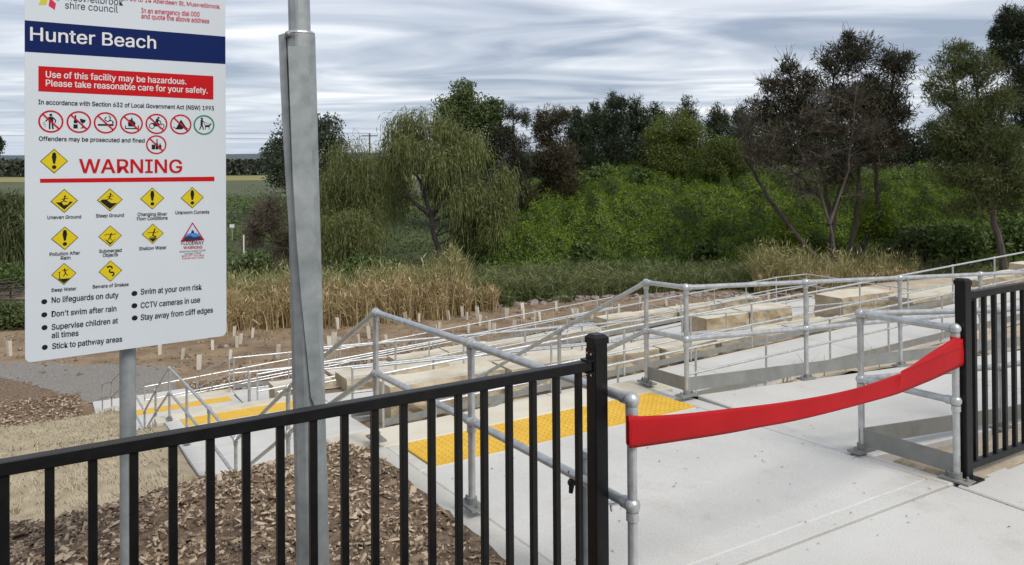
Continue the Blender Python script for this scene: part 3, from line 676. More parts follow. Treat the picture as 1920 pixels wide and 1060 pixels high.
# ------------------------------------------------------------------ water standpipe behind the left fence post
def standpipe():
    b = at_y(1103, 1200, 3.55); b.z = 0.0; zt = at_y(1103, 843, 3.55).z
    r = thing('water_standpipe', 'short galvanised standpipe with black tap behind the left fence post', 'standpipe', b)
    MB().tube([b, b+ZA*(zt-.012)], .022, 14).build('pipe', 'galvanised_dull', r, smooth=True)
    MB().tube([b+ZA*(zt-.03), b+ZA*(zt-.004), b+ZA*zt], [.0245, .0245, .020], 14).build('pipe_cap', 'galvanised', r, smooth=True)
    c = b+ZA*(at_y(1075, 905, 3.55).z); x = Vector((1, 0, 0))
    m = MB().tube([c-x*.02, c-x*.06], .012, 10).ball(c-x*.068, .019, 10, 8).tube([c-x*.068-ZA*.01, c-x*.072-ZA*.045], [.013, .010], 10).tube([c-x*.062+ZA*.012, c-x*.062+ZA*.045], .008, 8).tube([c-x*.085+ZA*.045, c-x*.04+ZA*.048], .006, 6)
    m.build('black_tap', 'black_rubber', r, smooth=True)
    c = b+ZA*(at_y(1150, 946, 3.55).z)
    m = MB().tube([c+x*.02, c+x*.125+ZA*.008], .009, 12).tube([c+x*.105+ZA*.006, c+x*.14+ZA*.01], .0135, 12).tube([c+x*.105, c+x*.108-ZA*.03], [.008, .006], 10)
    m.build('chrome_tap', 'chrome', r, smooth=True)
standpipe()

# ------------------------------------------------------------------ galvanised lighting column
def column():
    Y = 3.35
    base = at_y(587, 1060, Y); top = at_y(562, 65, Y); ax = (top-base).normalized(); b0 = base-ax*((base.z-.0)/ax.z)
    r = thing('lighting_column', 'leaning galvanised steel lighting column with a bolted cover behind the fence', 'lamp post', b0)
    vd = Vector((b0.x, b0.y, 0)).normalized(); rt = Vector((vd.y, -vd.x, 0)); rt = (rt-ax*rt.dot(ax)).normalized(); fw = rt.cross(ax).normalized()   # fw: away from camera
    if fw.dot(vd) < 0: fw = -fw
    H = (top-b0).length
    def octo(z0, z1, ra, rb, mat, name, parent, yaw=pi/8+.2):
        m = MB(); vs_ = []
        for z, q in ((z0, ra), (z1, rb)):
            for k in range(8):
                t = 2*pi*k/8+yaw; vs_.append(b0+ax*z+rt*cos(t)*q+fw*sin(t)*q)
        m.add(vs_, [tuple(range(7, -1, -1)), tuple(range(8, 16))]+[(k, (k+1) % 8, 8+(k+1) % 8, 8+k) for k in range(8)])
        return m.build(name, mat, parent, bevel=.006)
    body = octo(0, H, .070, .0655, 'galvanised_dull', 'lower_shaft', r)
    octo(H+.001, H+3.4, .047, .040, 'galvanised_dull', 'upper_shaft', r)
    MB().obox(b0+ax*.012, rt*.16, fw*.16, ax*.012).build('base_plate', 'galvanised_plate', r, bevel=.004)
    cap = octo(H-.004, H+.012, .0685, .060, 'galvanised', 'collar', r)
    # the front cover, slightly sprung from the shaft: narrow at the foot, its left edge curling out
    def fp(px, py, f): p = at_y(px, py, Y); d = p-b0; return b0+rt*d.dot(rt)+ax*d.dot(ax)-fw*f
    L = [(541, 92), (545, 200), (550, 330), (557, 450), (566, 560), (576, 660), (583, 735), (590, 752)]
    R = [(577, 92), (582, 200), (586, 330), (590, 450), (594, 560), (600, 660), (606, 730), (603, 752)]
    m = MB(); pts = []
    for (a, b) in zip(L, R): pts += [fp(*a, .076), fp(*b, .073)]
    n = len(L); back = [p+fw*.006 for p in pts]; m.v = pts+back; o = 2*n
    for i in range(n-1):
        a = 2*i; m.f += [(a, a+1, a+3, a+2), (o+a, o+a+2, o+a+3, o+a+1), (a, a+2, o+a+2, o+a), (a+1, o+a+1, o+a+3, a+3)]
    m.f += [(0, o, o+1, 1), (2*n-2, 2*n-1, o+2*n-1, o+2*n-2)]
    cv = m.build('cover_plate', 'galvanised_dull', r)
    # hinged rear half standing off to the left at the top
    L = [(523, 70), (526, 150), (531, 250), (537, 350), (544, 450), (551, 540)]; R = [(536, 66), (540, 150), (544, 250), (548, 350), (552, 450), (555, 540)]
    m = MB(); pts = []
    for (a, b) in zip(L, R): pts += [fp(*a, .035), fp(*b, .045)]
    n = len(L); back = [p+fw*.09 for p in pts]; m.v = pts+back; o = 2*n
    for i in range(n-1):
        a = 2*i; m.f += [(a, a+1, a+3, a+2), (o+a, o+a+2, o+a+3, o+a+1), (a, a+2, o+a+2, o+a), (a+1, o+a+1, o+a+3, a+3)]
    m.f += [(0, o, o+1, 1), (2*n-2, 2*n-1, o+2*n-1, o+2*n-2)]
    m.build('hinged_half', 'galvanised_dull', r)
    p = fp(541, 70, .075)
    MB().tube([p, p+fw*.15], .012, 12).ball(p-fw*.002, .0125, 10, 8).build('hinge_bolt', 'galvanised_plate', r, smooth=True)
    p = fp(557, 762, .069); MB().obox(p, rt*.006, fw*.004, ax*.012).build('cable_slot', 'black_rubber', r)  # solid black block, the open slot's inner darkness put into its colour
    return r
column()
# ------------------------------------------------------------------ warning sign
def warning_sign():
    dl, dr = 3.0, 3.44
    TL, BL = at_y(42, -140, dl), at_y(50, 682, dl); BR = at_y(427, 632, dr)
    O = at_y(46, 681, dl); ex = at_y(424, 632, dr)-O; ex.z = 0; ex.normalize(); ez = Vector((0, 0, 1)); nn = ez.cross(ex)   # nn away from camera?
    if nn.y > 0: nn = -nn
    pole = at_y(244, 740, (dl*.47+dr*.53))
    foot = Vector((pole.x, pole.y, -.03)) - nn*.045
    r = thing('warning_sign', 'white council safety sign with warning symbols on a galvanised post', 'sign', foot)
    def loc(px, py):
        d = ray(px, py); C = Vector((0, 0, EYE)); t = (O-C).dot(nn)/d.dot(nn); p = C+d*t-O; return p.dot(ex), p.z
    def P3(x, y, k): return O+ex*x+ez*y+nn*k
    Wd = loc(424, 400)[0]; x0 = (loc(43, 38)[0]+loc(50, 660)[0])/2; Ht = loc(43, -150)[1]
    # panel with rounded corners
    pts = []; rc = .022; y0 = 0.0
    for cx, cy, a0 in ((Wd-rc, y0+rc, -90), (Wd-rc, Ht-rc, 0), (x0+rc, Ht-rc, 90), (x0+rc, y0+rc, 180)):
        for k in range(6): t = radians(a0+90*k/5); pts.append((cx+rc*cos(t), cy+rc*sin(t)))
    n = len(pts); m = MB(); m.add([P3(a, b, 0) for a, b in pts]+[P3(a, b, -.004) for a, b in pts], [tuple(range(n)), tuple(range(2*n-1, n-1, -1))]+[(k, n+k, n+(k+1) % n, (k+1) % n) for k in range(n)])
    panel = m.build('panel', 'sign_white', r)
    MB().tube([foot, foot+ZA*(Ht+O.z+.02)], .031, 18).build('post', 'galvanised_dull', r, smooth=True)
    for yy in (.25, .85, 1.5):
        c = Vector((foot.x, foot.y, O.z+yy)); MB().obox(c+nn*.036, ex*.045, nn*.004, ez*.015).tube([c-ez*.012, c+ez*.012], .034, 18).build('clamp', 'galvanised', r)
    K1, K2, K3, K4 = .0006, .0012, .0018, .0024
    def poly(name, pxs, mat, k=K1, parent=panel, pix=True):
        q = [loc(*p) for p in pxs] if pix else pxs
        area = sum(q[i][0]*q[(i+1) % len(q)][1]-q[(i+1) % len(q)][0]*q[i][1] for i in range(len(q)))
        if area < 0: q = q[::-1]
        return MB().add([P3(a, b, k) for a, b in q], [tuple(range(len(q)))]).build(name, mat, parent)
    e = .0
    xl = x0+.0005; xr = Wd-.0005
    yb0, yb1 = loc(43, 97)[1], loc(43, 38)[1]
    poly('name_band', [(xl, yb0), (xr, yb0), (xr, yb1), (xl, yb1)], 'ink_blue', pix=False)
    poly('notice_band', [(72, 124), (72, 171.5), (400, 187), (400, 143)], 'ink_red')
    poly('underline', [(75, 335.5), (75, 343), (402, 340), (402, 331.5)], 'ink_red')
    # lettering
    texts = []; measures = []
    try: font = bpy.data.fonts.load(bpy.utils.system_resource('DATAFILES', path='fonts')+'/Inter.woff2')     # Blender's own interface face
    except Exception: font = None
    def text(s, xa, ya, xb, yb, cap, mat, bold=.02, k=K2):
        def curve(body):
            c = bpy.data.curves.new('t', 'FONT'); c.body = body; c.size = 1; c.resolution_u = 4
            if font: c.font = font
            o = bpy.data.objects.new('t', c); COL.objects.link(o); return o
        # this face's R does not fill cleanly: set it as a P and add the leg
        legs = [curve(s[:i+1].replace('R', 'P')) for i, ch in enumerate(s) if ch == 'R'] if font else []
        o = curve(s.replace('R', 'P') if font else s)
        for q in legs: measures.append((o, q))
        texts.append((o, s, loc(xa, ya), loc(xb, yb), cap, ya, xa, mat, k, bold))
    B = 'ink_black'; R_ = 'ink_red'
    text('muswellbrook', 122, .5, 231, 11, 14, 'ink_navy', .004); text('shire council', 122, 16, 221, 24, 13, 'ink_navy', .004)
    text('Lot 10 to 14 Aberdeen St, Muswellbrook', 225, 0, 412, 16.5, 8, 'ink_crimson', .014)
    text('In an emergency dial 000', 265, 24, 374, 31.5, 9, 'ink_crimson', .016); text('and quote the above address', 265, 34.5, 392, 44, 9, 'ink_crimson', .016)
    text('Hunter Beach', 57, 76, 292, 91.5, 25, 'ink_white', .022)
    text('Use of this facility may be hazardous.', 86, 145.5, 349, 158.5, 12, 'ink_white', .022); text('Please take reasonable care for your safety.', 86, 161.5, 389, 175.5, 12, 'ink_white', .022)
    text('In accordance with Section 632 of Local Government Act (NSW) 1993', 72, 195.5, 401, 207, 8.5, B, .022)
    text('Offenders may be prosecuted and fined', 73, 264, 271, 267.5, 8, B, .022)
    text('WARNING', 149, 324.5, 341, 324, 26, R_, .026)
    for s, a, b, c_, d in (('Uneven Ground', 89, 411, 152, 409.5), ('Steep Ground', 180, 408, 232, 406.5), ('Changing River', 258, 405.3, 313, 404.2), ('Flow Conditions', 257, 413.5, 314, 411.6), ('Unknown Currents', 329, 402, 392, 400.5),
                           ('Pollution After', 93, 480, 150, 477), ('Rain', 114, 487, 132, 486.2), ('Submerged', 186, 474.5, 228, 472), ('Objects', 193, 482, 221, 480.2), ('Shallow Water', 261, 469.5, 312, 467),
                           ('Deep Water', 97, 547.5, 143, 544), ('Beware of Snakes', 174, 541, 241, 536)):
        text(s, a, b, c_, d, 6.3, B, .022)
    for s, a, b, c_, d in (('No lifeguards on duty', 97, 568, 222, 558), ('Don\'t swim after rain', 97, 594, 218, 583.5), ('Supervise children at', 97, 618.5, 221, 606), ('all times', 97, 634, 147, 629.5), ('Stick to pathway areas', 98, 654.5, 229, 640.5),
                           ('Swim at your own risk', 264, 552.5, 378, 543), ('CCTV cameras in use', 264, 578, 375, 567), ('Stay away from cliff edges', 264, 600.5, 399, 586)):
        text(s, a, b, c_, d, 10.5, B, .022)
    text('FLOODWAY', 340, 459.5, 382, 458.5, 7, B, .012); text('WARNING', 344, 467, 379, 466, 5.2, R_, .022)
    text('RAIN MAY CAUSE FLOOD', 337, 474, 385, 471, 3.2, B, .004); text('WATERS TO RISE', 346, 478, 377, 476, 3.2, B, .004)
    text('KEEP OFF THIS AREA', 341, 482, 383, 480.2, 3.2, R_, .004); text('DURING HEAVY RAIN', 342, 486.5, 382, 484.5, 3.2, R_, .004)
    text('H', 60, 76, 70, 76, 20, B); bpy.context.view_layer.update(); dg = bpy.context.evaluated_depsgraph_get(); off = wloc(panel)
    hm = bpy.data.meshes.new_from_object(texts[-1][0].evaluated_get(dg)); caph = max(v.co.y for v in hm.vertices); bpy.data.meshes.remove(hm)
    cu = texts[-1][0].data; bpy.data.objects.remove(texts[-1][0]); bpy.data.curves.remove(cu); texts.pop()
    leg_at = {}
    for o, q in measures:
        qm = bpy.data.meshes.new_from_object(q.evaluated_get(dg)); leg_at.setdefault(o, []).append(max(v.co.x for v in qm.vertices)); bpy.data.meshes.remove(qm)
    for o, q in measures: cu = q.data; bpy.data.objects.remove(q); bpy.data.curves.remove(cu)
    for o, s, a, b, cap, ya, xa, mat, k, bold in texts:
        me = bpy.data.meshes.new_from_object(o.evaluated_get(dg)); co = np.empty(len(me.vertices)*3); me.vertices.foreach_get('co', co); co = co.reshape(-1, 3); extra = []
        for x in leg_at.get(o, []):
            n0 = len(co); t = caph*.135; co = np.concatenate([co, [(x-caph*.34, caph*.40, 0), (x-caph*.10, 0, 0), (x-caph*.10+t*1.15, 0, 0), (x-caph*.34+t*1.15, caph*.40, 0)]]); extra.append((n0, n0+1, n0+2, n0+3))
        mn, mx = co[:, 0].min(), co[:, 0].max()
        hcap = loc(xa, ya-cap)[1]-loc(xa, ya)[1]
        X = a[0]+(co[:, 0]-mn)/(mx-mn)*(b[0]-a[0]); f = (co[:, 0]-mn)/(mx-mn); Yv = a[1]+(b[1]-a[1])*f+co[:, 1]/caph*hcap
        F = [tuple(p.vertices) for p in me.polygons]+extra; d = bold*hcap*.95; Vs = []; Fs = []      # weight: the glyph printed again a hair to each side
        for q, (sx, sy) in enumerate(((0, 0), (d, d*.5), (-d, d*.5), (d, -d*.5), (-d, -d*.5)) if bold > .005 else ((0, 0),)):
            V = np.array(O)-np.array(off)+(X+sx)[:, None]*np.array(ex)+(Yv+sy)[:, None]*np.array(ez)+np.array(nn)*(k+q*.0001)
            Fs += [tuple(i+q*len(co) for i in f) for f in F]; Vs += V.tolist()
        me.clear_geometry(); me.from_pydata(Vs, [], Fs); me.materials.clear(); me.materials.append(MATS[mat]); me.update()
        cu = o.data; bpy.data.objects.remove(o); bpy.data.curves.remove(cu); me.name = 'lettering'
        link('lettering', me, panel)
    # round symbols
    def frame(cx, cy, rx, ry):
        c = loc(cx, cy); a = loc(cx+rx, cy)[0]-c[0]; b = c[1]-loc(cx, cy+ry)[1]
        return lambda x, y: (c[0]+x*a, c[1]+y*b)
    def flat(f, polys, mat, k, name, parent):
        m = MB()
        for q in polys:
            ar = sum(q[i][0]*q[(i+1) % len(q)][1]-q[(i+1) % len(q)][0]*q[i][1] for i in range(len(q)))
            q = q if ar > 0 else q[::-1]
            m.add([P3(*f(*p), k) for p in q], [tuple(range(len(q)))])
        return m.build(name, mat, parent)
    def ring(f, r0, r1, mat, k, name, parent, n=40):
        m = MB(); vs_ = [P3(*f(rr*cos(2*pi*i/n), rr*sin(2*pi*i/n)), k) for i in range(n) for rr in (r0, r1)]
        m.add(vs_, [(2*i, 2*i+1, (2*i+3) % (2*n), (2*i+2) % (2*n)) for i in range(n)]); return m.build(name, mat, parent)
    def disc(cx, cy, r, n=14, sy=1.0): return [(cx+r*cos(2*pi*i/n), cy+r*sy*sin(2*pi*i/n)) for i in range(n)]
    def bar(x0, y0, x1, y1, w_):
        l = math.hypot(x1-x0, y1-y0); a, b = -(y1-y0)/l*w_/2, (x1-x0)/l*w_/2; return [(x0+a, y0+b), (x0-a, y0-b), (x1-a, y1-b), (x1+a, y1+b)]
    def arcband(cx, cy, r, w_, a0, a1, n=10):
        o = [(cx+(r+w_/2)*cos(radians(a0+(a1-a0)*i/n)), cy+(r+w_/2)*sin(radians(a0+(a1-a0)*i/n))) for i in range(n+1)]
        return [[o[i], o[i+1], (cx+(r-w_/2)*cos(radians(a0+(a1-a0)*(i+1)/n)), cy+(r-w_/2)*sin(radians(a0+(a1-a0)*(i+1)/n))), (cx+(r-w_/2)*cos(radians(a0+(a1-a0)*i/n)), cy+(r-w_/2)*sin(radians(a0+(a1-a0)*i/n)))] for i in range(n)]
    man = [disc(0, .58, .12), [(-.2, .42), (.16, .42), (.2, -.05), (-.18, -.05)], bar(-.1, -.05, -.1, -.68, .13), bar(.1, -.05, .16, -.68, .13), bar(.16, .36, .38, .1, .1), bar(.38, .12, .32, -.15, .09), bar(-.16, .3, -.42, .0, .1)]
    litter = man+[disc(x, y, .04, 6) for x, y in ((-.5, -.1), (-.42, -.25), (-.55, -.3), (-.45, -.45), (-.58, -.15))]
    bottle = [[(-.45, -.6), (-.1, -.6), (-.1, -.22), (-.45, -.22)], [(-.42, -.12), (-.12, -.12), (-.12, .1), (-.22, .3), (-.22, .62), (-.34, .62), (-.34, .3), (-.42, .1)], [(.08, .32), (.55, .2), (.5, -.02), (.3, -.12), (.12, .02)], bar(.3, -.1, .28, -.52, .06), bar(.12, -.55, .46, -.52, .07)]
    smoke = [bar(-.65, -.2, .68, -.2, .17)]+arcband(.1, .35, .16, .08, 90, 270)+arcband(.1, .42, .3, .08, -90, 60)+arcband(.45, .02, .2, .08, 0, 140)+[bar(.62, -.1, .62, .15, .1)]
    fire = [[(-.28, -.3), (.3, -.3), (.36, 0), (.2, .3), (.16, .1), (.05, .62), (-.08, .3), (-.14, .42), (-.3, .05)], bar(-.55, -.5, .62, -.5, .1), bar(-.52, -.5, -.52, -.2, .08), bar(.6, -.5, .6, -.2, .08)]
    bike = arcband(-.42, -.22, .24, .07, 0, 360, 16)+arcband(.45, -.22, .24, .07, 0, 360, 16)+[[(-.35, -.1), (.15, .1), (.35, -.05), (.1, -.25), (-.2, -.25)], [(-.15, .1), (0, .55), (.2, .45), (.15, .1)], disc(.18, .6, .1), bar(.1, .45, .4, .2, .09), bar(.35, .2, .45, -.2, .06), bar(-.5, .02, -.05, .05, .1)]
    tent = [[(-.5, -.5), (0, .48), (.08, .35), (-.02, -.5)], [(.05, .45), (.62, -.5), (.42, -.5), (.02, .2)], [(-.02, .2), (.3, -.3), (.1, -.5), (-.05, -.5)], bar(-.72, -.25, -.4, -.45, .06), bar(.5, -.3, .72, -.45, .06)]
    dog = [disc(-.2, .62, .11), [(-.32, .5), (-.1, .5), (-.12, -.02), (-.34, -.02)], bar(-.24, 0, -.42, -.48, .11), bar(-.18, 0, -.05, -.48, .11), bar(-.12, .38, .12, .22, .07), bar(.1, .22, .6, .08, .03), [(.08, -.02), (.5, .0), (.62, .2), (.72, .1), (.6, -.05), (.5, -.22), (.1, -.22)], bar(.14, -.2, .12, -.46, .06), bar(.48, -.2, .5, -.46, .06), bar(.08, 0, 0, .14, .05)]
    bottles = [[(-.45, -.5), (-.1, -.5), (-.1, 0), (-.45, 0)], [(-.06, -.5), (.2, -.5), (.2, 0), (.12, .2), (.12, .6), (.02, .6), (.02, .2), (-.06, 0)], [(.25, -.5), (.5, -.5), (.5, -.1), (.42, .0), (.42, .15), (.33, .15), (.33, 0), (.25, -.1)]]
    for (cx, cy, rx, ry, pic, pro) in ((95.5, 228, 23.5, 21, litter, 1), (148, 229, 23, 20.5, bottle, 1), (198, 230.5, 22, 20, smoke, 1), (246.5, 231.5, 21.5, 19.5, fire, 1), (293.5, 232.5, 20.5, 19, bike, 1), (339, 233.5, 20, 18.7, tent, 1), (382.5, 234.5, 19.5, 18.5, dog, 0), (293, 271.5, 19, 17.7, bottles, 1)):
        f = frame(cx, cy, rx, ry)
        ic = ring(f, .86, 1.0, 'ink_red' if pro else 'ink_green', K2, 'prohibition_symbol' if pro else 'permission_symbol', panel)
        flat(f, pic, 'ink_black', K1, 'pictogram', ic)
        if pro: flat(f, [bar(-.63, .63, .63, -.63, .13)], 'ink_red', K3, 'slash', ic)
    # yellow diamonds
    ex_ = [[(-.13, .55), (.13, .55), (.17, .35), (.07, -.2), (-.07, -.2), (-.17, .35)], disc(0, .58, .135), disc(0, -.48, .16)]
    runner = [disc(.05, .38, .08), bar(.03, .28, -.05, 0, .1), bar(-.05, 0, -.28, -.12, .06), bar(-.02, 0, .2, -.1, .06), bar(0, .2, .28, .22, .05), bar(0, .2, -.22, .12, .05)]
    uneven = runner+[[(-.62, -.1), (-.2, -.1), (-.05, -.35), (.25, -.3), (.4, -.05), (.62, -.1), (0, -.72)]]
    steep = [[(x, y+.12) for x, y in q] for q in runner]+[[(-.62, .05), (-.3, .05), (.1, -.28), (.58, -.3), (0, -.8), (-.75, -.1)]]
    swim = [bar(-.5, .12, -.15, .2, .05), bar(-.15, .2, .15, .12, .05), bar(.15, .12, .5, .2, .05), bar(.12, .28, -.02, -.1, .12), bar(-.02, -.1, -.2, -.4, .07), bar(0, -.1, .1, -.4, .06), [(-.5, -.22), (-.25, -.4), (0, -.62), (.3, -.38), (.5, -.2), (0, -.82)]]
    shallow = [bar(-.5, .1, -.15, .15, .05), bar(-.15, .15, .2, .1, .05), bar(.2, .1, .5, .2, .05), bar(.2, .5, -.02, -.15, .12), bar(-.02, -.15, .3, -.3, .1), bar(-.3, -.3, .3, -.36, .06), [(-.4, -.42), (.42, -.42), (0, -.82)]]
    deep = [disc(.05, .42, .08), bar(.05, .35, .12, .05, .1), bar(.1, .05, -.05, -.2, .07), bar(.12, .05, .3, -.15, .06), bar(.08, .28, -.15, .35, .05), bar(.08, .28, .35, .38, .05), bar(-.36, .2, -.36, -.35, .06), bar(-.46, .2, -.26, .2, .04), bar(-.46, -.35, -.26, -.35, .04), [(-.48, -.42), (.5, -.42), (0, -.85)]]
    snake = arcband(-.05, .28, .18, .13, -20, 160)+arcband(.08, .02, .16, .13, 120, 300)[:]+arcband(.12, -.28, .17, .12, -90, 110)+[bar(-.3, .38, -.15, .42, .16)]
    for (cx, cy, rx, ry, pic) in ((101.5, 302.5, 26, 23, ex_), (120.5, 377, 25.5, 22.5, uneven), (206, 375, 24, 21.5, steep), (285.5, 372.5, 22.5, 20.5, ex_), (360.5, 371, 21.5, 20, ex_),
                              (121.5, 447, 25.5, 22, ex_), (206.5, 443, 22, 20, swim), (286.5, 438.5, 20.5, 19, shallow), (120, 514, 23.5, 20.5, deep), (207, 508.5, 22, 20, snake)):
        f = frame(cx, cy, rx, ry)
        dm = flat(f, [[(0, 1), (-1, 0), (0, -1), (1, 0)]], 'ink_black', K1, 'hazard_symbol', panel)
        flat(f, [[(0, .93), (-.93, 0), (0, -.93), (.93, 0)]], 'ink_yellow', K2, 'yellow_field', dm)
        flat(f, pic, 'ink_black', K3, 'pictogram', dm)
    f = frame(361, 434.5, 22.5, 18)
    tr = flat(f, [[(0, 1), (-1, -.98), (1, -.98)]], 'ink_red', K1, 'flood_symbol', panel)
    flat(f, [[(0, .78), (-.8, -.86), (.8, -.86)]], 'ink_sky', K2, 'sky_field', tr)
    flat(f, [[(-.5, -.25), (-.2, -.15), (0, -.3), (.25, -.15), (.5, -.28), (.8, -.86), (-.8, -.86)]], 'ink_water', K3, 'water_field', tr)
    flat(f, [[(-.62, -.5), (-.2, -.4), (.1, -.6), (.6, -.5), (.8, -.86), (-.8, -.86)], disc(0, .05, .1), [(-.16, -.2), (.16, -.2), (.1, 0), (-.1, 0)]], 'ink_navy', K4, 'pictogram', tr)
    for (x, y) in ((83, 566), (83, 590.5), (83.5, 614.5), (84, 651.5), (252, 550.5), (252, 573.5), (252.5, 596.5)):
        f = frame(x, y, 5.6, 4.8); flat(f, [disc(0, 0, 1, 20)], 'ink_black', K1, 'bullet', panel)
    for q, c in (([(72, 9.5), (79, -6), (91, -8), (87, 9)], 'ink_olive'), ([(91, 11), (93.5, -4), (105, 7), (102.5, 19)], 'ink_crimson'), ([(99, -3), (106, -10), (117, -6), (110, 3)], 'ink_teal'), ([(80, -12), (92, -26), (98, -14)], 'ink_teal'), ([(96, -14), (112, -24), (112, -10)], 'ink_olive')):
        poly('emblem_piece', q, c, K1)
warning_sign()
# ------------------------------------------------------------------ small things on the soil flat
def tree_guards():
    spots = [(450, 612), (488, 614), (544, 605), (472, 632), (445, 650), (342, 672), (372, 691), (398, 655), (521, 668), (620, 601), (633, 613), (692, 631), (698, 608), (672, 650), (627, 646), (618, 655), (724, 644), (735, 588), (786, 592), (785, 604),
             (825, 620), (867, 592), (896, 594), (900, 608), (918, 617), (950, 597), (1012, 601), (1043, 579), (1082, 597), (1093, 592), (1159, 586), (1200, 567), (1205, 580), (1250, 571), (1268, 582), (1326, 573), (1330, 580),
             (1392, 569), (1480, 568), (1572, 563), (1640, 556), (1655, 556), (1697, 557), (1795, 551), (1808, 549), (18, 668), (75, 640), (226, 650), (300, 662), (575, 640), (560, 610), (660, 596), (760, 606), (842, 600), (980, 586), (1120, 580), (1380, 566), (1440, 562)]
    rng = random.Random(5); meshes = []
    for k in range(22): x = rng.uniform(430, 1150); spots.append((x, 600+(800-x)*.045+rng.uniform(0, 62)*(1-(x-430)/1000)))
    for v in range(4):
        m = MB(); hgt = .42+.03*v; k = 3 if v != 2 else 4; w0 = .085+.008*v
        ring = [(w0*cos(2*pi*i/k+.4*v), w0*sin(2*pi*i/k+.4*v)) for i in range(k)]
        for i in range(k):
            a, b = ring[i], ring[(i+1) % k]; t0 = hgt*(1-.07*(i % 2)); q = 1.12
            m.add([(a[0], a[1], 0), (b[0], b[1], 0), (b[0]*q, b[1]*q, t0), (a[0]*q, a[1]*q, hgt)], [(0, 1, 2, 3)])
        me = bpy.data.meshes.new('sleeve'); me.from_pydata([tuple(p) for p in m.v], [], m.f); me.materials.append(MATS['guard_plastic'])
        s = MB()
        for i in range(k): s.tube([(ring[i][0]*.9, ring[i][1]*.9, -.1), (ring[i][0]*1.0, ring[i][1]*1.0, hgt+.05)], .011, 4)
        sm = bpy.data.meshes.new('stakes'); sm.from_pydata([tuple(p) for p in s.v], [], s.f); sm.materials.append(MATS['timber_stake'])
        meshes.append((me, sm))
    for px, py in spots:
        p = at_z(px, py+2, -6.1); p.z = ground(p.x, p.y)-.01; me, sm = rng.choice(meshes)
        t = thing('tree_guard', 'cream plastic sleeve guarding a seedling on the bare brown soil', 'tree guard', p, 'tree guards dotted over the soil flat')
        t.rotation_euler = (rng.uniform(-.1, .1), rng.uniform(-.14, .14), rng.uniform(0, 6)); s = rng.uniform(.9, 1.2); t.scale = (s*.85, s*.85, s)
        link('sleeve', me, t); link('stakes', sm, t)
tree_guards()
def rocks():
    rng = random.Random(9); meshes = []
    for v in range(7):
        bm = bmesh.new(); bmesh.ops.create_icosphere(bm, subdivisions=2, radius=1)
        for x in bm.verts:
            n = noise.noise(x.co*.9+Vector((v*7, 0, 0))); x.co *= 1+.55*n; x.co.z *= .62; x.co.x *= 1.2
            x.co += Vector([round(c*2.2)/2.2-c for c in x.co])*.35
        me = bpy.data.meshes.new('rock'); bm.to_mesh(me); bm.free(); me.materials.append(MATS['rock']); meshes.append(me)
    line = [(800, 598), (860, 584), (905, 578), (960, 572), (1020, 568), (1080, 564), (1140, 560), (1200, 559), (1260, 558), (1320, 557), (1400, 557), (1480, 555), (1560, 553)]
    t = 0.0; L = len(line)-1; k = 0
    big = link('rubble_rock', meshes[2], None, None, 'largest pink rubble rock at the left end of the rock row', 'rock', 'rubble rocks edging the soil flat'); big.location = at_z(916, 577, -6.1)+ZA*.15; big.scale = (.42, .38, .42)
    while t < L:
        i = int(t); f = t-i; px = line[i][0]+(line[i+1][0]-line[i][0])*f; py = line[i][1]+(line[i+1][1]-line[i][1])*f
        for row in range(2 if px > 880 else 1):
            p = at_z(px+rng.uniform(-5, 5), py+rng.uniform(-3, 2)-row*4, -6.1); s = rng.uniform(.08, .19)*(1.25 if rng.random() < .12 else 1); p.z = ground(p.x, p.y)+s*.25
            o = link('rubble_rock', rng.choice(meshes), None, None, 'pinkish grey rubble rock in the row edging the soil flat', 'rock', 'rubble rocks edging the soil flat')
            o.location = p; o.rotation_euler = (rng.uniform(-.4, .4), rng.uniform(-.4, .4), rng.uniform(0, 6)); o.scale = (s*rng.uniform(.8, 1.5), s, s*rng.uniform(.8, 1.2))
        t += .15 if px > 880 else .3
rocks()

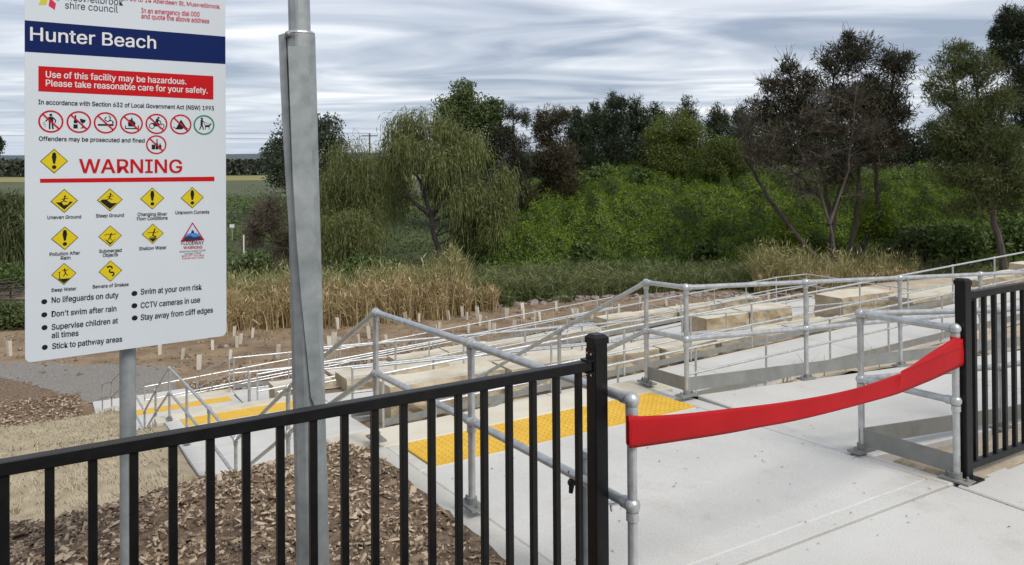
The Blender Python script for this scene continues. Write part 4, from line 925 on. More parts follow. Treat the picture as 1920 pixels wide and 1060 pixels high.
# ------------------------------------------------------------------ trees
def px_m(Y): return Y/FPX
def blob(px, py, rx, ry, Y, dY=0.0, deep=1.0):
    return (np.array(at_y(px, py, Y+dY)), np.array([rx*px_m(Y), max(rx, ry)*px_m(Y)*.85*deep, ry*px_m(Y)]))
def clump_centres(bl, per, rng):
    out = []
    for c, r in bl:
        k = max(6, int(per*2.0*(r[0]*r[2])**.5)); d = unit(rng.normal(size=(k, 3)))*(rng.uniform(.12, 1, k)**.45)[:, None]
        for q in d: out.append((c+q*r*.86, float(np.mean(r))))
    return out
def tree(name, label, bl, trunks, r0, leafmat, barkmat, n, style='broad', size=.22, per=5.0, spread=.30, seed=0, limb=.5, cat='tree', group=None, twigs=0, part='crown', base=None):
    rng = np.random.default_rng(seed); rnd = random.Random(seed)
    base = Vector(base) if base is not None else Vector(trunks[0][0]); root = thing(name, label, cat, base, group); off = np.array(base)
    cl = clump_centres(bl, per, rng); tips = []
    m = MB(); paths = []
    for T in trunks:
        T = [Vector(p) for p in T]; Pp = []
        for i in range(len(T)-1):
            for k in range(4):
                f = k/4; p = T[i].lerp(T[i+1], f); Pp.append(p+Vector((rnd.uniform(-1, 1), rnd.uniform(-1, 1), 0))*r0*.35*(1 if Pp else 0))
        Pp.append(T[-1]); nn = len(Pp); rr = [r0*(1.25 if i == 0 else 1)*(1-.82*i/(nn-1)) for i in range(nn)]
        m.tube(Pp, rr, 8); paths.append((Pp, rr))
    for c, r in cl:
        if rnd.random() > limb: continue
        c = Vector(c); best = None
        for Pp, rr in paths:
            for i, p in enumerate(Pp[2:], 2):
                d = (p-c).length + max(0, p.z-c.z+.25*r)*2.0
                if best is None or d < best[0]: best = (d, p, rr[i])
        _, p, q = best; q = min(q*.6, r0*.35); mid = p.lerp(c, .5)+Vector((rnd.uniform(-.2, .2), rnd.uniform(-.2, .2), rnd.uniform(0, .25)))*(c-p).length*.5
        m.tube([p, p.lerp(mid, .55)+Vector((0, 0, .05)), mid, c], [q, q*.7, q*.5, q*.14+.006], 5, cap=False); tips.append((c, mid, q*.3))
    for j in range(twigs):
        c, mid, q = rnd.choice(tips) if tips else (Vector(cl[0][0]), Vector(cl[0][0]), .03)
        p = mid.lerp(c, rnd.random()); d = (c-mid).normalized()+Vector((rnd.gauss(0, .6), rnd.gauss(0, .6), rnd.gauss(.15, .5)))
        pts = [p]; l = rnd.uniform(.35, 1.1)
        for k in range(3): d = d.normalized()+Vector((rnd.gauss(0, .3), rnd.gauss(0, .3), rnd.gauss(.03, .3))); pts.append(pts[-1]+d.normalized()*l*.45)
        m.tube(pts, [.022, .016, .011, .006], 3, cap=False)
    m.build('trunk', barkmat, root, smooth=True)
    if n:
        wgt = np.array([r**1.5 for _, r in cl]); cnt = (wgt/wgt.sum()*n).astype(int)+1
        Cc = np.concatenate([np.repeat(np.array(c)[None], k, 0) for (c, r), k in zip(cl, cnt)])
        Rr = np.concatenate([np.full(k, r*spread*1.05*rng.uniform(.6, 1.35)) for (c, r), k in zip(cl, cnt)])
        g = rng.normal(size=Cc.shape); g = g/np.maximum(1, np.linalg.norm(g, axis=1, keepdims=True)/1.9); P = Cc+g*Rr[:, None]*np.array([1, 1, .72]); N_ = len(P)
        if style != 'willow':      # a third of the foliage fills the crown between the clumps
            kf = N_//3; bi = rng.choice(len(bl), kf, p=np.array([b[1][0]*b[1][2] for b in bl])/sum(b[1][0]*b[1][2] for b in bl))
            P[rng.permutation(N_)[:kf]] = np.array([b[0] for b in bl])[bi]+np.array([b[1] for b in bl])[bi]*unit(rng.normal(size=(kf, 3)))*(rng.uniform(0, 1, kf)**.45)[:, None]*.98
        if style == 'broad':
            A = rng.normal(size=(N_, 3)); A[:, 2] -= .35; V, F = cards(P, A, rng.uniform(.7, 1.3, N_)*size, rng.uniform(.35, .6, N_)*size, rng)
        elif style == 'needle':
            A = unit(g)*.9+rng.normal(size=(N_, 3))*.55+np.array([0, 0, .55]); V, F = cards(P, A, rng.uniform(.7, 1.5, N_)*size*1.5, rng.uniform(.15, .28, N_)*size, rng)
        elif style == 'willow':
            k = 5; n0 = max(1, N_//k); P = P[:n0] if False else P[rng.permutation(N_)[:n0]]; A0 = rng.normal(size=(n0, 3))*.35; lst = []; q = P.copy(); ln = rng.uniform(.6, 1.4, n0)*size*1.9
            for s in range(k):
                A = A0*(1-s/k)+rng.normal(size=(n0, 3))*.16+np.array([0, 0, -.35-.28*s]); A = unit(A); c = q+A*ln[:, None]*.5; lst.append(cards(c, A, ln*1.15, rng.uniform(.22, .4, n0)*size, rng)); q = q+A*ln[:, None]
            V, F = merge(lst)
        link(part, npmesh(part, V-off, F, leafmat), root)
    return root
def gp(px, py, Y): p = at_y(px, py, Y); p.z = min(p.z, max(ground(p.x, p.y)-.2, p.z)); return p
def TP(Y, *pts): return [at_y(a, b, Y) for a, b in pts]

tree('eucalyptus_tree', 'round grey green gum tree behind the grey steel column', [blob(525, 285, 28, 42, 72), blob(572, 245, 42, 40, 72), blob(618, 258, 30, 46, 72), blob(600, 310, 40, 38, 72), blob(540, 330, 42, 28, 72)],
     [TP(72, (562, 470), (565, 380), (572, 290), (575, 240))], .28, 'leaf_euc', 'bark_grey', 15000, 'broad', .26, 4.5, .30, 1)
tree('willow_tree', 'olive willow left of the largest willow, half behind the column', [blob(645, 305, 42, 46, 60), blob(700, 300, 48, 48, 60), blob(660, 350, 58, 48, 60), blob(730, 340, 45, 55, 60), blob(620, 380, 40, 45, 60), blob(690, 400, 45, 40, 59), blob(580, 350, 36, 40, 60)],
     [TP(60, (672, 485), (668, 420), (680, 350), (690, 300))], .22, 'leaf_willow', 'bark_dark', 20000, 'willow', .17, 4.5, .34, 2)
tree('willow_tree', 'largest willow with a leaning dark trunk and trailing olive foliage', [blob(795, 245, 60, 45, 52), blob(760, 235, 38, 36, 52), blob(735, 290, 42, 45, 52), blob(850, 280, 60, 60, 52), blob(900, 350, 46, 55, 52), blob(825, 330, 50, 34, 53.5), blob(880, 410, 45, 40, 53), blob(745, 365, 28, 34, 53), blob(925, 400, 28, 50, 52), blob(830, 290, 40, 30, 49.8), blob(770, 275, 36, 26, 49.8), blob(945, 350, 26, 50, 53), blob(850, 365, 34, 30, 50)],
     [TP(50.6, (828, 490), (812, 430), (798, 372), (786, 335), (760, 312), (708, 292)), TP(50.8, (798, 372), (805, 320), (800, 250)), TP(51, (806, 410), (850, 340), (870, 280)), TP(50.6, (803, 400), (775, 380), (765, 360))], .19, 'leaf_willow', 'bark_dark', 34000, 'willow', .17, 4.0, .30, 3)
tree('poplar_tree', 'tall fresh green tree rising behind the largest willow', [blob(868, 178, 26, 34, 66), blob(845, 228, 36, 46, 66), blob(892, 225, 44, 48, 66), blob(925, 205, 26, 26, 66), blob(880, 290, 55, 45, 66), blob(930, 260, 20, 40, 66)],
     [TP(66, (885, 470), (882, 350), (872, 250), (868, 170))], .26, 'leaf_green', 'bark_dark', 20000, 'broad', .26, 5, .29, 4)
tree('wattle_tree', 'thin open topped dark tree just right of the tall green one', [blob(960, 215, 16, 22, 64), blob(985, 220, 12, 22, 64), blob(952, 270, 24, 36, 64), blob(978, 290, 24, 40, 64), blob(965, 350, 36, 45, 64)],
     [TP(64, (970, 450), (968, 360), (964, 270), (960, 200))], .15, 'leaf_umber', 'bark_dark', 9500, 'needle', .22, 4, .32, 5, twigs=120)
tree('casuarina_tree', 'rusty brown she-oak at the left end of the dark row', [blob(1020, 240, 24, 40, 66), blob(1048, 225, 18, 30, 66), blob(1035, 300, 42, 50, 66), blob(1055, 350, 40, 40, 66)],
     [TP(66, (1035, 430), (1032, 320), (1030, 220))], .2, 'leaf_brown', 'bark_dark', 15000, 'needle', .28, 4.5, .3, 6)
k = 0
for px, top, hw, lab in ((1083, 200, 30, 'dark she-oak with a low top beside the rusty brown one'), (1112, 188, 30, 'second dark she-oak in the row behind the vine mound'), (1150, 168, 32, 'tallest spire of the dark she-oak row behind the vine mound'), (1192, 184, 32, 'dark she-oak just left of the round lime green tree'),
                        (1225, 192, 30, 'dark she-oak half hidden by the round lime green tree'), (1285, 184, 34, 'dark she-oak showing above the round lime green tree'), (1345, 194, 30, 'dark she-oak right of the round lime green tree'), (1388, 200, 32, 'dark she-oak left of the big bare branched tree')):
    k += 1; Y = 76+((k*37) % 9); rr = random.Random(k)
    bl = [blob(px+rr.uniform(-4, 4), top+20, hw*.36, 24, Y), blob(px-hw*.35, top+55, hw*.5, 34, Y), blob(px+hw*.35, top+48, hw*.5, 34, Y), blob(px, top+95, hw*.95, 45, Y), blob(px+rr.uniform(-6, 6), top+150, hw*1.15, 50, Y)]
    if k % 2: bl.append(blob(px+hw*.55, top+28, hw*.22, 18, Y))
    tree('casuarina_tree', lab, bl, [TP(Y, (px, 400), (px, top+120), (px, top+10))],   .22, 'leaf_pine', 'bark_dark', 11500, 'needle', .33, 4, .33, 20+k, group='row of dark she-oaks behind the vine mound')
tree('pepper_tree', 'round lime green tree standing on the vine mound', [blob(1268, 240, 42, 38, 69), blob(1240, 275, 34, 40, 69), blob(1300, 268, 32, 42, 69), blob(1265, 300, 55, 32, 69), blob(1225, 255, 20, 28, 69)],
     [TP(69, (1272, 360), (1270, 300), (1268, 240))], .22, 'leaf_lime', 'bark_dark', 24000, 'broad', .17, 6, .27, 40)
tree('pepper_tree', 'smaller lime green tree right of the round one', [blob(1362, 282, 34, 30, 67), blob(1345, 310, 26, 26, 67), blob(1385, 310, 22, 26, 67)],
     [TP(67, (1365, 360), (1364, 300), (1362, 270))], .16, 'leaf_lime', 'bark_dark', 12000, 'broad', .17, 6, .28, 41)
tree('river_oak', 'big dark tree with bare grey branches and several stems', [blob(1605, 100, 40, 42, 50), blob(1565, 118, 32, 36, 50), blob(1590, 75, 16, 18, 50), blob(1480, 130, 22, 24, 50), blob(1520, 160, 34, 36, 50), blob(1475, 185, 40, 40, 50), blob(1440, 160, 18, 18, 50), blob(1665, 110, 28, 30, 50), blob(1690, 130, 28, 34, 50), blob(1650, 170, 40, 40, 50), blob(1605, 190, 50, 40, 50),
     blob(1545, 230, 50, 36, 50), blob(1465, 240, 46, 34, 50), blob(1680, 215, 34, 40, 50), blob(1630, 260, 40, 34, 50), blob(1500, 290, 46, 26, 50), blob(1690, 270, 22, 24, 50), blob(1575, 320, 40, 30, 50), blob(1420, 215, 36, 40, 50), blob(1570, 190, 44, 44, 50.8), blob(1510, 220, 40, 50, 50.8), blob(1640, 220, 46, 50, 50.8)],
     [TP(50, (1562, 505), (1560, 430), (1548, 350), (1535, 290), (1500, 210), (1480, 140)), TP(50, (1585, 505), (1606, 420), (1612, 330), (1598, 240), (1590, 120)), TP(50.5, (1596, 505), (1650, 400), (1640, 300), (1668, 200), (1680, 120)), TP(49.5, (1548, 505), (1500, 450), (1440, 370), (1405, 310), (1385, 270)), TP(50, (1560, 420), (1580, 330), (1570, 240), (1560, 130))],
     .20, 'leaf_umber', 'bark_grey', 32000, 'needle', .26, 3.2, .36, 50, limb=.8, twigs=900)
tree('dead_tree', 'leafless grey branched tree in front of the big dark tree', [blob(1470, 290, 85, 70, 48), blob(1420, 250, 45, 45, 48), blob(1540, 240, 60, 70, 48), blob(1610, 220, 50, 80, 48), blob(1650, 260, 50, 50, 48), blob(1515, 335, 60, 45, 48.5), blob(1605, 335, 50, 50, 48.5), blob(1440, 300, 50, 40, 48.5)],
     [TP(48, (1572, 500), (1555, 420), (1530, 340), (1500, 280), (1470, 220)), TP(48, (1555, 420), (1590, 320), (1600, 220), (1610, 130)), TP(48, (1530, 340), (1450, 320), (1390, 290))], .10, 'leaf_brown', 'twig_grey', 9000, 'needle', .18, 1.8, .5, 51, limb=.9, twigs=1500)
tree('river_oak', 'feathery olive she-oak at the right edge with a straight trunk', [blob(1795, 110, 34, 36, 46), blob(1770, 165, 38, 40, 46), blob(1830, 130, 32, 44, 46), blob(1810, 200, 48, 44, 46), blob(1860, 200, 40, 50, 46), blob(1770, 245, 40, 36, 46), blob(1830, 270, 60, 44, 46), blob(1890, 280, 40, 50, 46), blob(1800, 320, 50, 34, 46), blob(1865, 345, 60, 40, 46), blob(1910, 360, 36, 50, 46), blob(1830, 385, 40, 26, 46)],
     [TP(46, (1884, 515), (1868, 440), (1852, 350), (1840, 240), (1820, 100)), TP(46, (1852, 350), (1800, 250), (1785, 120)), TP(46, (1845, 300), (1880, 220), (1890, 150))], .24, 'leaf_olive', 'bark_grey', 40000, 'needle', .205, 3.6, .31, 52, twigs=300)
tree('river_oak', 'tall dark tree cut off by the right edge of the picture', [blob(1884, 45, 18, 34, 54), blob(1918, 60, 30, 55, 54), blob(1865, 70, 14, 22, 54), blob(1880, 110, 30, 34, 54), blob(1920, 150, 36, 50, 54), blob(1940, 60, 30, 50, 54), blob(1930, 220, 40, 60, 54)],
     [TP(54, (1935, 500), (1930, 300), (1915, 150), (1895, 40))], .26, 'leaf_pine', 'bark_dark', 22000, 'needle', .26, 4, .3, 53, twigs=200)
for i, (px, top, hw, lab) in enumerate(((1700, 245, 34, 'far dark bush left of the gap under the right hand trees'), (1755, 238, 38, 'far dark bush in the gap under the right hand trees'), (1815, 232, 40, 'far dark bush behind the feathery tree'), (1880, 240, 40, 'far dark bush at the right edge'), (1640, 250, 34, 'far dark bush behind the bare branched tree'), (1580, 235, 40, 'far dark bush behind the middle stems of the big tree'), (1510, 240, 44, 'far dark bush behind the left stems of the big tree'), (1445, 235, 40, 'far dark bush left of the big tree'),
        (905, 300, 44, 'dark bush filling the gap behind the largest willow'), (985, 310, 44, 'dark bush behind the thin open topped tree'), (830, 330, 44, 'dark bush low behind the willow trunk'), (600, 330, 44, 'dark bush behind the column and the gum tree'), (740, 345, 44, 'dark bush between the two willows'))):
    tree('distant_tree', lab, [blob(px, top+22, hw, 26, 100), blob(px-15, top+50, hw, 28, 100), blob(px+14, top+48, hw, 28, 100)], [TP(100, (px, top+95), (px, top+60), (px, top+20))], .2, 'leaf_pine', 'bark_dark', 3000, 'broad', .4, 3, .33, 60+i, group='far trees behind the right bank')
tree('willow_tree', 'dark hanging willow at the left edge behind the sign', [blob(2, 400, 38, 50, 46), blob(20, 380, 24, 36, 46), blob(35, 430, 22, 50, 46), blob(-10, 450, 40, 40, 46)], [TP(46, (-5, 520), (0, 440), (5, 380))], .22, 'leaf_willow_dark', 'bark_dark', 9000, 'willow', .2, 5, .28, 70)
tree('distant_tree', 'small far tree at the left edge above the horizon', [blob(-6, 268, 14, 15, 140), blob(-12, 282, 14, 14, 140)], [TP(140, (-8, 330), (-8, 290), (-7, 268))], .3, 'leaf_pine', 'bark_dark', 1600, 'broad', .5, 3, .33, 71)
tree('feathery_shrub', 'feathery grey green shrub at the foot of the willows', [blob(655, 415, 42, 30, 50), blob(690, 440, 34, 30, 50), blob(640, 455, 36, 30, 50), blob(610, 440, 25, 40, 50)], [TP(50, (665, 500), (662, 450), (656, 410)), TP(50, (668, 500), (690, 440))], .05, 'leaf_willow', 'bark_dark', 12000, 'willow', .14, 6, .3, 72, cat='shrub', part='foliage')
tree('dead_shrub', 'leafless reddish brown brush left of the grey column', [blob(505, 400, 40, 45, 54), blob(480, 440, 34, 34, 54), blob(530, 450, 28, 40, 54)], [TP(54, (515, 500), (510, 440), (500, 380)), TP(54, (515, 500), (540, 430))], .06, 'leaf_brown', 'twig_brown', 1800, 'needle', .2, 5, .3, 73, limb=.9, twigs=900, cat='shrub', part='foliage')

# ------------------------------------------------------------------ vine mound and undergrowth
PUSH = Vector((0, -.34, .94))
def mound_p(x, y, extra=0.0):
    top = lin([(-6, -6.3), (-3, -5.0), (-.5, -3.1), (2, -2.1), (5, -1.4), (10, -.95), (16, -.95), (20, -1.2), (26, -1.5), (34, -1.3), (45, -1.1), (70, -1.1)], x)
    f = min(1, max(0, (y+1.6*noise.noise((x*.16, 3.1, 0))-51.5)/22.0))
    z = -6.3+(top+6.3)*sin(f*pi/2)**.9
    wx = x+.6*noise.noise((x*.5, y*.5, 8)); wy = y+.6*noise.noise((x*.5, y*.5, 5))
    b = 1.9*abs(noise.noise((wx*.23, wy*.25, 1.0)))+2.2*abs(noise.noise((wx*.55, wy*.6, 4.0)))+.9*abs(noise.noise((wx*1.25, wy*1.3, 9)))+.3*noise.noise((x*2.9, y*2.9, 2))
    b *= sstep(-5.5, -1, x)*(.35+.65*sstep(51.5, 55, y)*(1-.3*sstep(70, 78, y)))
    return Vector((x, y, z))+PUSH*(b+extra)
def vines():
    xs = np.arange(-6, 62, .3); ys = np.arange(50.5, 92, .3); V = [tuple(mound_p(x, y, -.18)) for y in ys for x in xs]; n = len(xs)
    F = np.array([(j*n+i, j*n+i+1, (j+1)*n+i+1, (j+1)*n+i) for j in range(len(ys)-1) for i in range(n-1)])
    me = npmesh('bank', np.array(V), F, 'vine_floor'); me.polygons.foreach_set('use_smooth', [True]*len(F)); link('bank', me, None, 'structure')
    rng = np.random.default_rng(11); n = 240000
    x = rng.uniform(-5, 38, n); y = 51+25*rng.beta(1.0, 1.35, n); e = .14
    P = np.array([mound_p(a, b) for a, b in zip(x, y)]); gx = np.array([mound_p(a+e, b) for a, b in zip(x, y)])-P; gy = np.array([mound_p(a, b+e) for a, b in zip(x, y)])-P
    nr = unit(np.cross(gx, gy)); P = P+nr*rng.gamma(1.5, .075, n)[:, None]
    nn = unit(nr+rng.normal(0, .26, (n, 3))); A = unit(np.cross(nn, rng.normal(size=(n, 3)))+np.array([0, -.15, -.35])); B = unit(np.cross(nn, A))
    s = rng.uniform(.06, .16, n)
    patch = np.array([noise.noise((a*.22, b*.22, 6))+.6*noise.noise((a*.7, b*.7, 3)) for a, b in zip(x, y)])+np.where(x > 17, .22, 0)+rng.normal(0, .12, n) > .30  # darker leaf colour for hue variety and the shade of hollows and trees
    for nm, sel, mat, lab in (('vine_cover', ~patch, 'leaf_vine', 'bright green creeping vine smothering the far bank'), ('shade_vine', patch, 'leaf_vine_shade', 'darker vine patches on the far bank with shade put into their colour')):
        V, F = cards(P[sel], A[sel], s[sel], s[sel]*.85, rng, B[sel]); link(nm, npmesh(nm, V, F, mat), None, 'stuff', lab, 'vine')
vines()
def castor(label, px, py, rx, ry, Y, n, seed, mat='leaf_castor', size=.42):
    tree('broadleaf_shrub', label, [blob(px, py, rx, ry, Y), blob(px-rx*.5, py+ry*.5, rx*.6, ry*.6, Y-.4), blob(px+rx*.5, py+ry*.45, rx*.6, ry*.6, Y-.4)], [[at_y(px, py+ry*1.5, Y), at_y(px, py+ry*.6, Y), at_y(px, py-ry*.3, Y)]], .05, mat, 'bark_dark', n, 'broad', size, 6, .30, seed, cat='shrub', part='foliage', group='large leaved shrubs on the vine mound')
castor('large leaved shrub on the mound crest below the lime green tree', 1250, 310, 38, 26, 70, 2000, 80)
castor('pale leaved shrub left on the mound crest', 1130, 335, 40, 26, 69, 2000, 81)
castor('dark glossy shrub in the middle of the mound crest', 1195, 335, 30, 22, 68, 1500, 82)
castor('vine draped hump right of the crest shrubs', 1355, 340, 30, 20, 69, 1800, 83, 'leaf_vine', .24)
castor('shrub low on the right of the mound face', 1320, 465, 26, 20, 53, 500, 84)
castor('shrub at the left foot of the mound', 1100, 470, 24, 16, 53, 500, 85)
castor('dark leafy thicket under the feathery tree', 1790, 450, 60, 34, 50, 3000, 86, 'leaf_castor', .34)
castor('dark leafy thicket between the right hand trunks', 1700, 455, 46, 36, 50.5, 2400, 87, 'leaf_green', .32)
castor('vine clad thicket round the foot of the big dark tree', 1640, 410, 40, 46, 51, 2400, 88, 'leaf_vine', .26)
castor('leafy thicket at the right edge beneath the trees', 1900, 440, 46, 36, 50, 2400, 89, 'leaf_castor', .34)
castor('creeper clad hummock left of the big dark tree', 1470, 440, 40, 40, 51, 2000, 90, 'leaf_vine', .26)
castor('green bush behind the reeds left of the grey column', 470, 500, 46, 22, 46, 2200, 91, 'leaf_green', .28)
castor('bushy weeds beyond the reeds right of the grey column', 690, 500, 50, 22, 47, 2200, 92, 'leaf_castor', .26)
castor('green bush left of the sign above the soil flat', 15, 590, 40, 32, 38, 2600, 93, 'leaf_green', .2)
castor('green weeds behind fallen branches left of the sign', 20, 520, 40, 26, 44, 2000, 94, 'leaf_castor', .24)
castor('leafy clump on the bank left of the willow trunk', 560, 455, 40, 30, 55, 1500, 95, 'leaf_willow_dark', .26)
castor('dark leafy clump right of the willow trunk', 880, 480, 50, 26, 53, 2400, 96, 'leaf_castor', .26)

tree('brown_hedge', 'low brown hedge far off in the gap under the right hand trees', [blob(1690, 318, 26, 12, 96), blob(1730, 316, 30, 12, 96), blob(1650, 318, 26, 12, 96)], [TP(96, (1700, 340), (1700, 325), (1700, 312))], .06, 'leaf_brown', 'bark_dark', 2500, 'broad', .3, 5, .3, 97, cat='hedge', part='foliage')
def scatter_bank():
    rng = np.random.default_rng(14); n = 45000
    y = rng.uniform(49, 110, n); x = rng.uniform(-.62, 0, n)*y; z = np.array([ground(a, b) for a, b in zip(x, y)])
    lump = np.array([noise.noise((a*.35, b*.35, 2)) for a, b in zip(x, y)]); P = np.stack([x, y, z+np.maximum(0, .35+lump*(1.1+.02*(y-49)))*rng.uniform(0, 1, n)], 1)
    A = rng.normal(size=(n, 3)); s = rng.uniform(.12, .34, n); V, F = cards(P, A, s, s*.5, rng)
    link('undergrowth', npmesh('undergrowth', V, F, 'leaf_castor'), None, 'stuff', 'low tangled green undergrowth on the bank beneath the willows', 'undergrowth')
scatter_bank()

# ------------------------------------------------------------------ reeds and rank grass
def reeds(name, label, spots, n, hgt, mat, seed, wd=.035, plume=True, lean=(.05, .45), clump=.5, cat='reeds'):
    rng = np.random.default_rng(seed); i = rng.integers(0, len(spots), n); S = np.array(spots, float)[i]
    px = S[:, 0]+rng.uniform(-1, 1, n)*S[:, 2]; Y = S[:, 1]+rng.uniform(-1, 1, n)*S[:, 3]; x = (px-960)/FPX*Y
    cl = np.array([noise.noise((a*.8, b*.8, seed)) for a, b in zip(x, Y)]); ok = cl > -clump+rng.uniform(-.2, .2, n); x, Y, S, cl = x[ok], Y[ok], S[ok], cl[ok]; m = len(x)
    P = np.stack([x, Y, [ground(a, b)-.05 for a, b in zip(x, Y)]], 1); H = hgt*S[:, 4]*(.28+.85*rng.beta(2.0, 1.6, m))*(1+.30*cl+.22*np.array([noise.noise((a*2.2, b*2.2, seed+4)) for a, b in zip(x, Y)]))
    L = [blades(P, H, rng.uniform(.6, 1.3, m)*wd, rng.uniform(*lean, m), rng, 2)]
    k = int(m*1.2); j = rng.integers(0, m, k); f = rng.uniform(.25, .95, k); Pl = P[j]+np.array([0, 0, 1])*(H[j]*f)[:, None]; A = rng.normal(size=(k, 3)); A[:, 2] = np.abs(A[:, 2])*.5+.25
    c = cards(Pl+unit(A)*.15, A, rng.uniform(.25, .6, k), rng.uniform(.7, 1.2, k)*wd, rng); L.append(c)
    if plume:
        k = m//5; j = rng.permutation(m)[:k]; A = rng.normal(0, .35, (k, 3)); A[:, 2] = 1; L.append(cards(P[j]+np.array([0, 0, 1])*(H[j]*.98)[:, None]+rng.normal(0, .06, (k, 3)), A, rng.uniform(.2, .45, k), rng.uniform(.035, .065, k), rng))
    V, F = merge(L); link(name, npmesh(name, V, F, mat), None, 'stuff', label, cat)
reeds('dry_reeds', 'straw brown reed bed along the far edge of the soil flat', [(250, 37.5, 180, 1.2, .7), (470, 38.5, 50, 1.5, .85), (560, 39, 50, 1.5, 1.0), (640, 39.5, 50, 1.5, .95), (720, 40, 50, 1.5, 1.0), (790, 40.5, 45, 1.5, 1.0), (840, 41.5, 40, 1.4, .95), (890, 42.5, 40, 1.2, .6)], 11500, 1.95, 'leaf_reed', 31, .04)
reeds('green_reeds', 'yellow green reed tips standing among the dry reeds', [(470, 40.5, 50, 1.2, .95), (580, 41, 60, 1.2, 1.0), (720, 42, 60, 1.2, 1.05), (825, 42, 36, 1.2, 1.15), (850, 43, 16, .8, 1.3)], 6500, 2.3, 'leaf_reed_green', 32, .04)
reeds('dry_reeds', 'yellowed reed clump on the right behind the ramps', [(1460, 47, 48, 1.6, 1.15), (1540, 47.5, 45, 1.6, 1.0), (1620, 48, 45, 1.6, .95), (1690, 48, 30, 1.4, .85), (1440, 47, 25, 1, 1.25)], 4600, 2.3, 'leaf_reed_green', 33, .04, lean=(.05, .7), clump=.25)
reeds('dry_reeds', 'brown lower stems of the right hand reed clump', [(1480, 46.5, 60, 1.2, .9), (1600, 47, 70, 1.2, .9), (1680, 47, 30, 1, .8)], 3200, 1.5, 'leaf_reed', 36, .045)
reeds('rank_grass', 'dark green rank grass between the rocks and the vine mound', [(880, 46, 50, 3, 1.0), (960, 47, 60, 3, .95), (1060, 48, 70, 3, .9), (1160, 49, 70, 3, .85), (1270, 49.5, 70, 3, .85), (1370, 50, 60, 3, .85), (1740, 50, 60, 2.5, .8), (1840, 50, 80, 2.5, .8)], 27000, 1.55, 'leaf_grass', 34, .05, plume=False, lean=(.2, .8), clump=.7, cat='grass')
reeds('bank_weeds', 'mixed green weeds creeping up to the foot of the vine mound', [(900, 44, 60, 2, .7), (1000, 46, 80, 2.5, .6), (1150, 50.5, 120, 2, 1.0), (1320, 51, 120, 2, 1.0), (860, 43, 40, 1.5, .9), (1420, 48, 30, 2, .8)], 5000, 1.5, 'leaf_green', 37, .09, plume=False, lean=(.3, 1.0), clump=.2, cat='weeds')
reeds('rank_grass', 'green weeds rising behind the dry reeds', [(480, 44, 70, 2.5, .9), (620, 45, 80, 2.5, .9), (760, 45, 80, 2.5, 1.0)], 12000, 1.9, 'leaf_grass', 35, .06, plume=False, lean=(.2, .8), clump=.6, cat='grass')
def tufts():
    rng = np.random.default_rng(77); pts = []
    for (u, v, k) in ((6.3, 5.3, 9), (6.6, 5.5, 7), (7.3, 5.25, 4), (8.7, 9.0, 8), (10.5, 9.3, 10), (12.2, 8.9, 12), (14.5, 12.6, 6), (9.6, 12.7, 6), (13.2, 9.2, 8), (16, 9, 12), (7.3, 2.9, 8), (8.4, 3.0, 8)):
        for q in range(k): pts.append((u+rng.normal(0, .12), v+rng.normal(0, .1)))
    P = np.array([(lambda p: (p.x, p.y, ground(p.x, p.y)))(W(a, b)) for a, b in pts]); n = len(P)
    V, F = blades(P, rng.uniform(.15, .38, n), rng.uniform(.008, .016, n), rng.uniform(.1, .6, n), rng)
    link('dry_grass_tufts', npmesh('dry_grass_tufts', V, F, 'leaf_dry'), None, 'stuff', 'thin dry grass tufts sprouting beside the ramp toe plates', 'grass')
    n = 900; px = rng.uniform(430, 1400, n); x = []; Pq = []
    for a in px:
        Y = rng.uniform(33, 44); X = (a-960)/FPX*Y
        if noise.noise((X*.35, Y*.35, 3)) > .12: Pq.append((X, Y, ground(X, Y)))
    P = np.array(Pq); n = len(P); V, F = blades(P, rng.uniform(.06, .22, n), rng.uniform(.02, .05, n), rng.uniform(.2, .9, n), rng, 2)
    link('soil_weeds', npmesh('soil_weeds', V, F, 'leaf_green'), None, 'stuff', 'small green weeds scattered on the brown soil flat', 'weeds')
tufts()

# ------------------------------------------------------------------ odds and ends on the left bank
def stakes():
    for (px, y0, y1, Y, lab) in ((457, 441, 476, 52, 'upright thin white stake on the green bank left of the column'), ):
        a = at_y(px, y1, Y); b = at_y(px, y0, Y); MB().tube([a-ZA*.3, b], .05, 6).build('marker_stake', 'ink_white', None, label=lab, cat='stake')
    c = at_y(435, 424, 54); r = thing('small_board', 'tiny white board on a stake at the left bank', 'sign', c-ZA*.9)
    MB().obox(c, Vector((.16, 0, 0)), Vector((0, .01, 0)), ZA*.11).build('board', 'ink_white', r); MB().tube([c-ZA*.95+Vector((0, .03, 0)), c+Vector((0, .03, 0))], .02, 6).build('stake', 'timber_stake', r)
    rng = random.Random(3); root = thing('fallen_branches', 'pile of bleached fallen branches left of the sign', 'branches', at_y(20, 570, 40))
    for i in range(26):
        a = at_y(rng.uniform(-40, 30), rng.uniform(530, 568), 40+rng.uniform(-1, 1)); d = Vector((rng.uniform(.8, 1.6), rng.uniform(-.6, .6), rng.uniform(-.15, .25)))
        MB().tube([a, a+d*.5+ZA*rng.uniform(-.05, .1), a+d*rng.uniform(1, 1.6)], [.03, .022, .01], 5).build('branch', 'twig_grey', root)
stakes()

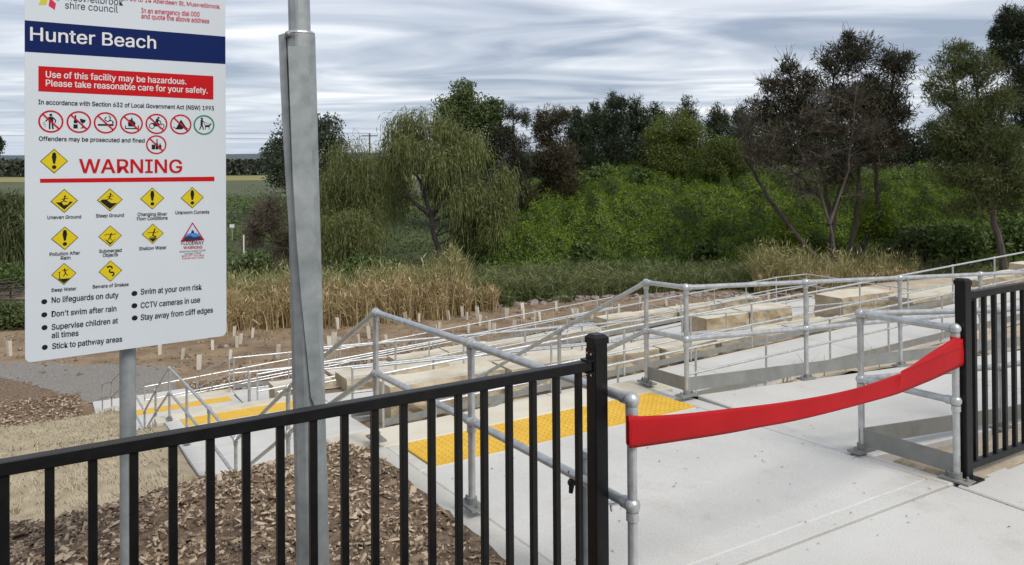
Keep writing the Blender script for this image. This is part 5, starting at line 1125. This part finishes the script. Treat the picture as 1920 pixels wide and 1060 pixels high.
# ------------------------------------------------------------------ far country
def far():
    m = MB(); V = []
    def strip(name, mat, pts, y0, y1, z):
        mb = MB(); mb.add([(a, y0, z), (b, y0, z), (b*y1/y0, y1, z), (a*y1/y0, y1, z)], [(0, 1, 2, 3)]); return mb.build(name, mat, None, kind='structure')
    strip('crop_field', 'field', None, 150, 228, -3.1) if False else None
    mb = MB(); z = -3.45
    mb.add([(-225, 190, z), (0, 190, z), (0, 245, z), (-290, 245, z)], [(0, 1, 2, 3)]); mb.build('crop_field', 'field', None, kind='structure')
    rng = np.random.default_rng(5); Cs = []; n = 16000
    x = rng.uniform(-260, 40, n); hh = np.array([5.0+1.6*noise.noise((a*.05, 0, 0))+1.5*noise.noise((a*.25, 3, 0)) for a in x]); zz = -3.5+rng.uniform(0, 1, n)**.7*hh; y = 250+rng.uniform(-4, 14, n)
    V, F = cards(np.stack([x, y, zz], 1), rng.normal(size=(n, 3)), rng.uniform(.8, 2.0, n), rng.uniform(.6, 1.3, n), rng)
    link('distant_wood', npmesh('distant_wood', V, F, 'far_wood'), None, 'stuff', 'far line of dark trees beyond the yellow field', 'wood')
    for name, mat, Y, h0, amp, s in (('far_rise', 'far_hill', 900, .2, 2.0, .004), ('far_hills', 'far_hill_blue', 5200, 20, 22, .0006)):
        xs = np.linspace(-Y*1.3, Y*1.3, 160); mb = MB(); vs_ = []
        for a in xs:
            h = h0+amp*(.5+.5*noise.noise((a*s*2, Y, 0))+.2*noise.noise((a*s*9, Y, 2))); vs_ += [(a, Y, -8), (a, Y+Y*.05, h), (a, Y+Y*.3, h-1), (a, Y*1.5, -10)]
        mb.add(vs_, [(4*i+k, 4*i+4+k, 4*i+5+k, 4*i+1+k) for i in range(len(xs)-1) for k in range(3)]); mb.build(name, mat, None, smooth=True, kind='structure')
    b = at_y(693, 300, 120); r = thing('power_pole', 'far timber power pole with cross arm between the willows', 'power pole', (b.x, b.y, -3.5))
    t = at_y(693, 250, 120); MB().tube([(b.x, b.y, -3.5), t], [.16, .12], 8).build('pole', 'wood_pole', r); MB().obox(t-ZA*.4, Vector((1.2, 0, 0)), Vector((0, .08, 0)), ZA*.08).build('cross_arm', 'wood_pole', r)
    for dz, nm in ((0, 'upper'), (-.9, 'lower')):
        q = [t+Vector((0, 0, dz)), at_y(430, 250, 130)+Vector((0, 0, dz)), at_y(-60, 245, 160)+Vector((0, 0, dz))]
        MB().tube(q, .03, 4).build('power_line', 'black_rubber', None, label=f'{nm} of the two thin power lines crossing the sky at left', cat='power line')
far()

def clods():
    rng = np.random.default_rng(55); n = 5200; px = rng.uniform(-20, 1500, n); Y = rng.uniform(29, 46, n); X = (px-960)/FPX*Y
    P = np.array([(a, b, ground(a, b)) for a, b in zip(X, Y)]); s = rng.lognormal(-3.1, .55, n).clip(.015, .16)
    D = np.array([(1, 0, 0), (-1, 0, 0), (0, 1, 0), (0, -1, 0), (0, 0, .8), (0, 0, -.6)], float); J = rng.uniform(.6, 1.4, (n, 6, 1))
    V = (P[:, None]+D[None]*J*s[:, None, None]).reshape(-1, 3); q = np.array([(0, 2, 4), (2, 1, 4), (1, 3, 4), (3, 0, 4), (2, 0, 5), (1, 2, 5), (3, 1, 5), (0, 3, 5)])
    F = (np.arange(n)[:, None, None]*6+q[None]).reshape(-1, 3); link('soil_clods', npmesh('soil_clods', V, F, 'clod'), None, 'stuff', 'clods and small stones strewn over the brown soil flat', 'soil clods')
    n = 420; u = rng.uniform(2.0, 7.5, n); v = rng.uniform(-.2, 5.1, n); k = (u < 4.5) | ((v > 3.35) & (v < 4.8)) | (v < 2.5); u, v = u[k], v[k]; n = len(u)
    z = np.where(u > 4.66, [zL1(a) if b > 3 else 0 for a, b in zip(u, v)], [L1Z(b) if b > 2.66 else 0 for b in v])
    P = np.array([tuple(W(a, b, c+.006)) for a, b, c in zip(u, v, z)]); A = rng.normal(size=(n, 3)); A[:, 2] *= .15; V, F = cards(P, A, rng.uniform(.008, .035, n), rng.uniform(.004, .010, n), rng, B=unit(np.cross(A, np.array([0, 0, 1.])+rng.normal(0, .2, (n, 3)))))
    link('path_litter', npmesh('path_litter', V, F, 'bark_chip'), None, 'stuff', 'tiny bark crumbs and grit lying on the concrete walkway', 'litter')
clods()
